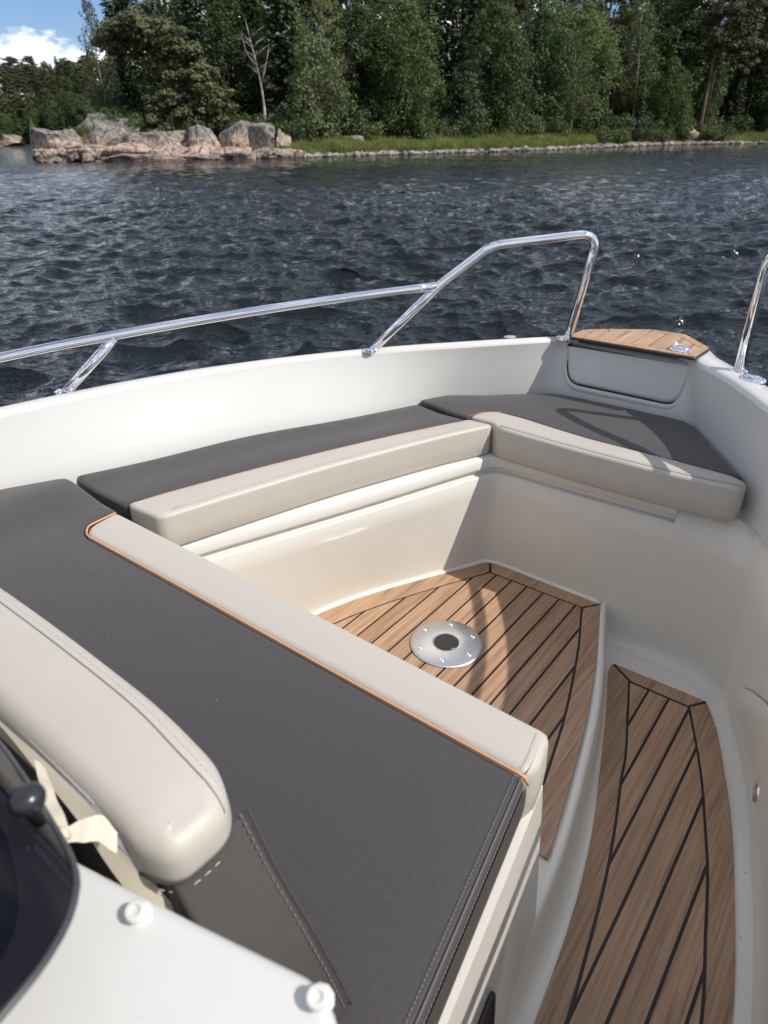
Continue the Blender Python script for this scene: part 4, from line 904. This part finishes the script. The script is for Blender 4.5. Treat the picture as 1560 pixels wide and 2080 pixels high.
# locker door on sloping bow wall
def lidp(t, z, off): 
    s = 1.955 + (z - .42) * .182 - off; return q(s, t, z + off * .15)
face = round_poly([(-.832, .592), (-.800, .476), (-.478, .472), (-.452, .592)], [.004, .034, .034, .004], 8)
def door(off, ins, poly=face):
    p = ccw(poly); p = offset_in(p, ins); return np.array([lidp(t, z, off) for t, z in p])
V, F = loft([door(-.004, 0), door(.005, 0), door(.009, .004), door(.0095, .012)], True); n_ = len(face); F.append(tuple(range(3 * n_, 4 * n_))); bp('locker_door', (V, F), M['gel_white'], ang=50)
V, F = loft([door(.0015, -.006), door(.0022, -.0015)], True); bp('locker_door_gap', (V, F), M['black'], smooth=False)
V, F = loft([door(.0005, -.022), door(.0035, -.016), door(.0035, -.010), door(.001, -.0065)], True); bp('locker_door_surround', (V, F), M['gel_white'])

# rails ---------------------------------------------------------------
def qq(l): return [q(*p) for p in l]
pr = .0125
loop = bendline(qq([(1.516, -1.231, .600), (1.676, -1.088, .787), (1.768, -.994, .879), (1.999, -.781, .903), (1.956, -.820, .600)]), [.02, .035, .062])
rail = bp('port_bow_rail', tube(loop, pr, 16), M['steel'], label='raised bow rail hoop left of the teak hatch')
lowp = catmull(qq([(1.660, -1.102, .776), (1.454, -1.262, .760), (1.208, -1.391, .749), (.923, -1.540, .729), (.689, -1.640, .712), (.3, -1.715, .69), (-.4, -1.76, .66), (-1.3, -1.75, .62)]), 60)
add('rail_tube', tube(lowp, .0118, 16), M['steel'], rail)
add('rail_stanchion', tube(qq([(.793, -1.615, .600), (.915, -1.543, .722)]), .0125, 14), M['steel'], rail)
add('rail_stanchion', tube(qq([(-.10, -1.70, .600), (.05, -1.735, .674)]), .0125, 14), M['steel'], rail)
for c in ((.793, -1.615), (1.516, -1.231), (1.958, -.830), (-.1, -1.70)): add('rail_foot', disc(q(*c, .6045), [(.022, 0), (.022, .003), (.017, .006), (.014, .007)], 24), M['steel'], rail, ang=40)
sl_ = bendline(qq([(1.918, -.330, .600), (1.922, -.330, .905), (1.840, -.205, .888), (1.745, -.120, .790), (1.570, -.020, .60)]), [.06, .035, .02])
rail2 = bp('starboard_bow_rail', tube(sl_, pr, 16), M['steel'], label='bow rail hoop right of the teak hatch')
add('rail_tube', tube(catmull(qq([(1.745, -.120, .790), (1.5, .055, .778), (1.3, .150, .768), (1.0, .225, .752), (.659, .255, .735), (0, .29, .70), (-.8, .31, .66)]), 50), .0125, 14), M['steel'], rail2)
add('rail_stanchion', tube(qq([(.80, .205, .600), (.92, .232, .75)]), .0125, 14), M['steel'], rail2)
add('rail_foot', disc(q(1.918, -.330, .6045), [(.022, 0), (.022, .003), (.017, .006), (.014, .007)], 24), M['steel'], rail2, ang=40)
# pop-up cleats
def cleat(s, t, rz, k=1.0):
    base = disc((0, 0, 0), [(.030, 0), (.030, .004), (.027, .007), (.020, .008)], 28); root = bp('mooring_cleat', base, M['steel'], ang=45); root.location = q(s, t, .6055); root.rotation_euler = (0, 0, rz); root.scale = (1.15 * k, .95 * k, k * k)
    add('cleat_horn', tube([(-.024, 0, .0075), (-.012, 0, .0085), (0, 0, .0088), (.012, 0, .0085), (.024, 0, .0075)], [.003, .004, .005, .004, .003], 10), M['steel'], root)
    
cleat(1.862, -.285, R(52)); cleat(1.885, -.975, R(-45), .55)
# courtesy light on starboard liner
lt = disc((0, 0, 0), [(.020, 0), (.020, .004), (.017, .007), (.013, .0075), (.012, .005)], 28); lo_ = bp('courtesy_light', lt, M['steel'], ang=40); lo_.location = q(1.180, .018, -.010)
lo_.rotation_euler = Vector((-.12, 1, .05)).to_track_quat('Z', 'Y').to_euler(); lo_.rotation_euler = Vector((-.25, .95, .1)).to_track_quat('Z', 'X').to_euler()
add('light_lens', disc((0, 0, 0), [(.0115, .004), (.011, .0075), (.006, .009)], 20), mat('clear_lens', (.45, .45, .47), .1), lo_, ang=60)
# bulging storage pod along starboard wall
pod = []
Pm = catmull([(1.50, -.105), (1.41, -.058), (1.278, .000), (1.1, .052), (.8, .120), (.4, .152), (0, .170), (-1, .20)], 40); Pt = catmull([(1.50, -.105), (1.41, -.070), (1.278, -.012), (1.1, .060), (.8, .125), (.4, .158), (0, .176), (-1, .206)], 40)
env = np.clip((1.50 - Pm[:, 0]) / .30, 0, 1) ** .5
for f in np.linspace(0, 1, 9):
    z = -.085 + env * (.245) * f; th = .016 * math.sin(math.pi * min(1, .25 + f * .75)) ** .6 * np.minimum(1, env * 1.2) - .002
    c = Pm * (1 - f) + Pt * f; o_ = offring(r3d(c, 0), 0, 0)[:, :2]; e = np.gradient(o_, axis=0); e /= np.linalg.norm(e, axis=1)[:, None]; nn_ = np.c_[-e[:, 1], e[:, 0]]; pod.append(np.c_[o_ - nn_ * th[:, None], z])
bp('side_pod', loft(pod), M['gel_sole'])

# console, tinted screen ----------------------------------------------
ce = round_poly([(.086, -1.2), (.100, -.352), (.124, -.252), (.146, -.166), (.138, -.142), (.06, -.118), (-.25, -.10), (-.25, -1.2)], [0, .01, .01, .016, .03, .05, 0, 0], 6)
p = ccw(np.c_[ce[:, 0], -ce[:, 1]]); rg = []
def cz(x_): return .722 + (.13 - x_) * .06
for ins, dz in ((0.0, -.25), (0, -.012), (.0015, -.004), (.006, -.0003), (.010, 0)):
    pp = offset_in(p, ins); rg.append(np.c_[pp, np.array([cz(v) for v in pp[:, 0]]) + dz])
V, F = loft(rg, True); n_ = len(p); F.append(tuple(range(4 * n_, 5 * n_))); console = bp('helm_console', (V, F), M['gel_white'], ang=45, label='white moulded console top beside the tinted screen')
for (s_, t_) in ((.1035, -.279), (.137, -.1575)):
    add('screen_stud', disc(q(s_, t_, cz(s_)), [(.0088, 0), (.0086, .0016), (.0066, .0024), (.0060, .0030), (.0060, .0062), (.0068, .0064), (.0068, .0092), (.0058, .0104), (.0034, .0104), (.0030, .0092), (.001, .0092)], 10, normal=(-.25, -.1, 1)), M['white_plastic'], console, ang=40)
# console body below, painted near-black in place of the shade in the gap
V, F = prism([(.07, -1.2), (.07, -.16), (-.25, -.14), (-.25, -1.2)], -.1, .60); bp('console_base', (V, F), M['hollow_shade'], smooth=False)
ed = catmull([(.112, -.56, .755), (.108, -.455, .760), (.1, -.395, .775), (.0905, -.335, .785), (.082, -.292, .795), (.0742, -.270, .80), (.061, -.256, .80), (.042, -.246, .80), (.018, -.240, .80), (-.06, -.225, .80)], 50)
th_ = .004; n_ = len(ed); inner = []
for i, e in enumerate(ed): inner.append((e[0] - .0 - .05 * 0, e[1] - .75, e[2] + .06))
E3 = np.array([q(*e) for e in ed]); I3 = np.array([q(*e) for e in inner]); up = np.array([0, 0, 1.0])
mids = [E3 * (1 - f) + I3 * f + np.array([0, 0, .035 * math.sin(math.pi * f)]) for f in (0, .08, .2, .4, .7, 1.0)]
V, F = loft(mids); bp('tinted_screen', (V, F), M['tint'])
bp('screen_edge', tube(E3, .0021, 8), M['tint_edge'])
kn = q(.080, -.318, .832)
kb = bp('screen_knob', disc((kn[0], kn[1], kn[2] - .012), [(.004, -.014), (.005, -.004), (.0085, .001), (.0100, .005), (.0095, .009), (.0068, .012), (.003, .0135), (.001, .0137)], 28, normal=(-.1, .1, 1)), M['rubber'])

# ================================================================== CUSHIONS
def cushion_thing(name, label, cat='cushion', group=None):
    e = bpy.data.objects.new(name, None); C.objects.link(e); e.rotation_euler = (0, 0, A0); e['label'] = label; e['category'] = cat
    if group: e['group'] = group
    return e
def seamtube(path, r, m, parent, name='seam'): return add(name, tube(path, r, 6), m, parent)
ZB, ZT = .3525, .440
# --- aft cushion
aftc = cushion_thing('seat_cushion', 'large charcoal cushion with beige front strip and orange piping', 'seat cushion')
def z_aft(s, t): return ZT - .002 + .018 * max(0, min(1, (-1.33 - t) / .12)) 
dk = round_poly([(.572, -.2265), (.572, -1.225), (.592, -1.256), (.676, -1.268), (.684, -1.482), (.555, -1.548), (.20, -1.61), (-.02, -1.62), (-.02, -.138), (.20, -.163)], [.004, .02, .012, .002, .02, .02, .02, .01, .01, .01])
add('dark_panel', cushion(dk, ZB, z_aft, .011, crown=.004, wob=.0012, seedv=1), M['dark'], aftc)
bg_ = round_poly([(.660, -.2325), (.668, -.80), (.670, -1.262), (.597, -1.252), (.574, -1.226), (.5735, -.228), (.60, -.2200)], [.012, .2, .010, .018, .012, .002, .01])
add('bolster', cushion(bg_, ZB - .004, ZT + .001, .014, crown=.003, wob=.0008, seedv=2), M['beige'], aftc)
pp = bendline(qq([(.668, -1.262, ZT - .003), (.596, -1.252, ZT + .0005), (.5725, -1.222, ZT + .0005), (.5725, -.2275, ZT - .001), (.573, -.2215, ZT - .012)]), [.012, .03, .002], 6); d = np.linspace(0, 1, len(pp))
def densify(P_, step=.01):
    P_ = np.array(P_, float); dd = np.r_[0, np.cumsum(np.linalg.norm(np.diff(P_, axis=0), axis=1))]; u_ = np.linspace(0, dd[-1], max(2, int(dd[-1] / step))); return np.c_[[np.interp(u_, dd, P_[:, k]) for k in range(3)]].T
pp = densify(pp, .012); pp[:, 0] += np.sin(pp[:, 1] * 9) * .0006; add('piping', tube(pp, .0021, 8), M['orange'], aftc)
def stitchrun(path, m, parent, **k): 
    return add('stitching', stitches(densify(path, .01), **k), m, parent, smooth=False, kind='stuff')
edge_t = lambda s: -.2265 + (.572 - s) * .171
sd = [q(s, edge_t(s) - .0125, ZT + .0006) for s in np.linspace(.568, -.01, 20)]; sd2 = [q(s, edge_t(s) + .002, ZT - .010) for s in np.linspace(.568, -.01, 20)]
seamtube([q(s, edge_t(s) - .0045, ZT - .0016) for s in np.linspace(.570, -.01, 20)], .0011, M['thread_dark'], aftc)
stitchrun(sd, M['thread_grey'], aftc, r=.0006); stitchrun([q(s, edge_t(s) + .001, ZT - .0075) for s in np.linspace(.568, -.01, 20)], M['thread_grey'], aftc, r=.0006)
bt = [q(s, np.interp(s, [.574, .60, .645], [-.2355, -.238, -.2475]), ZT + .0028) for s in np.linspace(.576, .645, 8)]
stitchrun(bt, M['thread_grey'], aftc, r=.0005); seamtube([(a_[0], a_[1] - .0085, a_[2] - .0032) for a_ in bt], .0009, M['thread_light'], aftc)
# side face of the dark cushion is smooth taupe leather
side = []
for dz, dt in ((-.014, .0022), (-.03, .0042), (-.055, .004), (-.078, .0015)): side.append(np.array([q(s, edge_t(s) + dt, ZT + dz) for s in np.linspace(.572, 0, 24)]))
add('side_band', loft(side), M['taupe'], aftc)

# --- port cushion
portc = cushion_thing('seat_cushion', 'long narrow charcoal and beige cushion along the left side wall', 'seat cushion')
outer_p = catmull([(.700, -1.487), (.863, -1.421), (1.118, -1.338), (1.371, -1.209), (1.590, -1.112)], 24)
mid_p = catmull([(.700, -1.275), (.803, -1.245), (1.029, -1.170), (1.351, -1.043), (1.590, -.932)], 24)
in_p = catmull([(.706, -1.160), (.891, -1.108), (1.10, -1.045), (1.269, -.985), (1.45, -.915), (1.592, -.850)], 24)
def z_port(s, t):
    to = np.interp(s, outer_p[:, 0], outer_p[:, 1]); return ZT + .011 * max(0, min(1, (to + .085 - t) / .085)) - .002
dkp = np.vstack([round_poly(np.vstack([mid_p[:2][::-1], outer_p[:2]]), [0, .006, .03, 0]), outer_p[2:-1], round_poly(np.vstack([outer_p[-2:], mid_p[-2:][::-1]]), [0, .02, .004, 0])[1:], mid_p[2:-2][::-1]])
add('dark_panel', cushion(dkp, ZB, z_port, .011, crown=.003, wob=.0012, seedv=3), M['dark'], portc)
bgp = np.vstack([mid_p[1:-1] + (0, .0008), round_poly(np.vstack([mid_p[-2:], in_p[-2:][::-1]]), [0, .01, .018, 0])[1:], in_p[2:-2][::-1], round_poly(np.vstack([in_p[:2][::-1], mid_p[:2]]), [0, .02, .02, 0])[1:-1]])
add('bolster', cushion(bgp, ZB + .003, ZT + .002, .010, crown=.005, wob=.001, seedv=4), M['beige'], portc)
pp = np.array([q(a_, b2, ZT - .0012) for a_, b2 in mid_p[1:-1]]); add('piping', tube(pp, .0005, 6), M['orange'], portc)
off_in = offring(r3d(in_p, 0), 0, 0)
e = np.array([q(a_, b2 - .017, ZT + .0052) for a_, b2 in in_p[1:-1]]); seamtube(e - (0, 0, .0012), .0010, M['thread_light'], portc)
stitchrun(e + (0, .006, .0004), M['thread_light'], portc, r=.0005); stitchrun(e + (0, -.009, -.004), M['thread_light'], portc, r=.0005)

# --- forward cushion
fwdc = cushion_thing('seat_cushion', 'triangular charcoal bow cushion with beige front strip under the bow hatch', 'seat cushion')
out_f = [(1.648, -.215), (1.685, -.250), (1.81, -.338), (1.915, -.405), (1.940, -.440), (1.945, -.558), (1.948, -.800), (1.930, -.855), (1.827, -.975), (1.700, -1.090), (1.612, -1.128)]
mid_f = [(1.605, -.945), (1.665, -.925), (1.690, -.885), (1.686, -.80), (1.673, -.731), (1.655, -.60), (1.650, -.451), (1.646, -.333), (1.640, -.240)]
dkf = round_poly(out_f + mid_f, [.008, .01, .05, .03, .03, .05, .05, .03, .05, .05, .02] + [.004, .02, .02, .03, .03, .03, .03, .03, .006], 4)
def z_f(s, t): return ZT + .010 * max(0, min(1, (-1.0 - t) / .08))
add('dark_panel', cushion(dkf, ZB, z_f, .011, crown=.004, wob=.0012, seedv=5), M['dark'], fwdc)
inn_f = [(1.575, -.206), (1.566, -.27), (1.558, -.41), (1.561, -.617), (1.575, -.83), (1.604, -.868), (1.606, -.940)]
bgf = round_poly([(1.615, -.199)] + inn_f + [(a_ - .0006, b2) for a_, b2 in mid_f[1:]], [.03, .02, .03, .05, .05, .03, .01, .01] + [.02, .02, .03, .03, .03, .03, .03, .02], 5)
add('bolster', cushion(bgf, ZB + .001, ZT + .003, .010, crown=.004, wob=.001, seedv=6), M['beige'], fwdc)
add('piping', tube(bendline(qq([(a_, b2, ZT + .0002) for a_, b2 in mid_f[:3]]), .02, 4), .0011, 6), M['orange'], fwdc)
sf = densify([q(a_ + .013, b2, ZT + .0045) for a_, b2 in catmull(inn_f[:5], 30)], .01); seamtube(sf - (0, 0, .001), .0010, M['thread_grey'], fwdc)
stitchrun(sf + (.006, 0, .0006), M['thread_grey'], fwdc, r=.0005); stitchrun(sf + (-.007, 0, -.0035), M['thread_grey'], fwdc, r=.0005)

# --- backrest
back = cushion_thing('backrest_cushion', 'thick beige rounded backrest with charcoal lower part in front of console', 'backrest')
cap_o = round_poly([(.146, -1.3), (.143, -.350), (.155, -.324), (.208, -.322), (.232, -.360), (.241, -.45), (.247, -.65), (.240, -1.3)], [.01, .03, .02, .02, .04, .05, .1, .01], 8)
def z_cap(s, t): return .7000 - .014 * max(0, min(1, (t + .48) / .16)) ** 2
add('cap_pad', cushion(cap_o, .640, z_cap, .021, step=.006, grid=.016, crown=.005, wob=.0022, seedv=9), M['beige'], back)
lowr = []
for z, s0, s1, te in ((.650, .152, .228, -.330), (.60, .152, .228, -.301), (.55, .152, .230, -.270), (.50, .152, .234, -.249), (.444, .152, .240, -.236)):
    o2 = round_poly([(s0, -1.3), (s0, te - .004), (s1, te), (s1 + .004, -1.3)], [.001, .006, .005, .001], 4); o_ = ccw(np.c_[o2[:, 0], -o2[:, 1]]); lowr.append(np.c_[o_, np.full(len(o_), z)])
V, F = loft(lowr[::-1], True); n_ = len(lowr[0]); F.append(tuple(range(4 * n_, 5 * n_))); add('lower_panel', (V, F), M['taupe'], back, ang=50)
wl = catmull([q(.229, -.3285, .655), q(.229, -.300, .60), q(.231, -.269, .55), q(.235, -.2475, .50), q(.241, -.2345, .445)], 30)
add('panel_welt', tube(wl, .0013, 6), M['taupe'], back); add('stitching', stitches(wl + np.array([-.007, .0005, .001]), .005, .003, .0006), M['thread_grey'], back, smooth=False, kind='stuff')
# piping ring where pad meets panel, with stitches on both
cr3 = np.c_[cap_o[:, 0], -cap_o[:, 1], np.full(len(cap_o), .645)]; cr3 = cr3[(cap_o[:, 1] > -.60)]
add('seam_welt', tube(densify(offring(cr3, 0, .646), .006), .0022, 6), M['taupe'], back)
ps = densify(offring(cr3, 0, .636)); 
def scale_to(P_, d, z): 
    return offring(P_, d, z)
stitchrun(scale_to(cr3, .0, .634) * 1.0, M['thread_light'], back, r=.0006, length=.006, gap=.004)
tsm = [q(s, t, z_cap(s, t) + .0065) for s, t in ((.222, -.64), (.219, -.52), (.215, -.44), (.207, -.38), (.205, -.35))]
tsm = catmull([q(.2235, -1.2, .7045), q(.2240, -.80, .7048), q(.2235, -.60, .7050), q(.2195, -.46, .7048), q(.2125, -.385, .7000), q(.210, -.345, .6905), q(.206, -.322, .678)], 50)
from mathutils.bvhtree import BVHTree
cV, cF = cushion(cap_o, .640, z_cap, .021, step=.006, grid=.016, crown=.005, wob=.0022, seedv=9); bvh = BVHTree.FromPolygons([Vector(v) for v in cV], cF)
def drape(path, off=.0006):
    o_ = []
    for v in densify(path, .004):
        h = bvh.ray_cast(Vector((v[0], v[1], 1.0)), Vector((0, 0, -1)))
        if h[0] is not None: o_.append(tuple(h[0] + h[1] * off))
    return o_
add('top_seam', tube(drape(tsm, .0001), .0009, 6), M['thread_grey'], back)
add('stitching', stitches(drape(tsm + np.array([.007, 0, 0]), .0001), .004, .0025, .0006), M['thread_light'], back, smooth=False, kind='stuff')

# zipper tape and cream lining hanging at the back of the backrest
def ribbon(a_, b2, m, parent, name, n=40, wave=.0, ph=0):
    A_ = catmull(a_, n); B_ = catmull(b2, n); rs = []
    for f in np.linspace(0, 1, 5):
        c = A_ * (1 - f) + B_ * f; w_ = wave * np.sin(np.arange(n) * .55 + ph + f * 2) * math.sin(math.pi * (f * .8 + .1)); rs.append(np.array([q(x1[0] + w2, x1[1], x1[2] + w2 * .6) for x1, w2 in zip(c, w_)]))
    return add(name, loft(rs), m, parent)
ribbon([(.150, -1.2, .690), (.150, -.60, .690), (.148, -.48, .690), (.147, -.41, .687), (.146, -.368, .672), (.150, -.345, .645)], [(.145, -1.2, .683), (.145, -.60, .683), (.1435, -.48, .682), (.141, -.41, .681), (.140, -.368, .664), (.146, -.347, .635)], M['zip'], back, 'zipper_tape', 40, .0004)
stitchrun([(a_[0], a_[1], a_[2] + .0045) for a_ in qq([(.1475, -1.2, .683), (.1475, -.60, .683), (.1455, -.48, .683), (.144, -.41, .681)])], M['thread_light'], back, r=.0008, length=.002, gap=.0015)
ribbon([(.146, -.9, .684), (.146, -.572, .684), (.144, -.482, .683), (.142, -.41, .682), (.141, -.368, .665), (.148, -.347, .63), (.160, -.333, .58)], [(.141, -.9, .678), (.141, -.565, .678), (.136, -.483, .676), (.131, -.414, .670), (.130, -.377, .645), (.136, -.351, .61), (.150, -.337, .57)], M['canvas'], back, 'canvas_flap', 44, .0012)
ribbon([(.133, -.475, .70), (.119, -.432, .712), (.106, -.394, .722), (.101, -.368, .728)], [(.137, -.468, .692), (.125, -.426, .705), (.114, -.385, .718), (.108, -.362, .724)], M['canvas'], back, 'tie_strap', 30, .0012, 1)
ribbon([(.103, -.371, .728), (.120, -.379, .715), (.137, -.383, .70), (.140, -.370, .688)], [(.099, -.362, .728), (.113, -.366, .71), (.125, -.367, .695), (.131, -.361, .68)], M['canvas'], back, 'tie_strap', 30, .0012, 2)
V, F = disc(q(.102, -.367, .729), [(.001, -.004), (.0045, -.003), (.006, 0), (.005, .003), (.002, .0045)], 12); add('tie_knot', (V, F), M['canvas'], back)
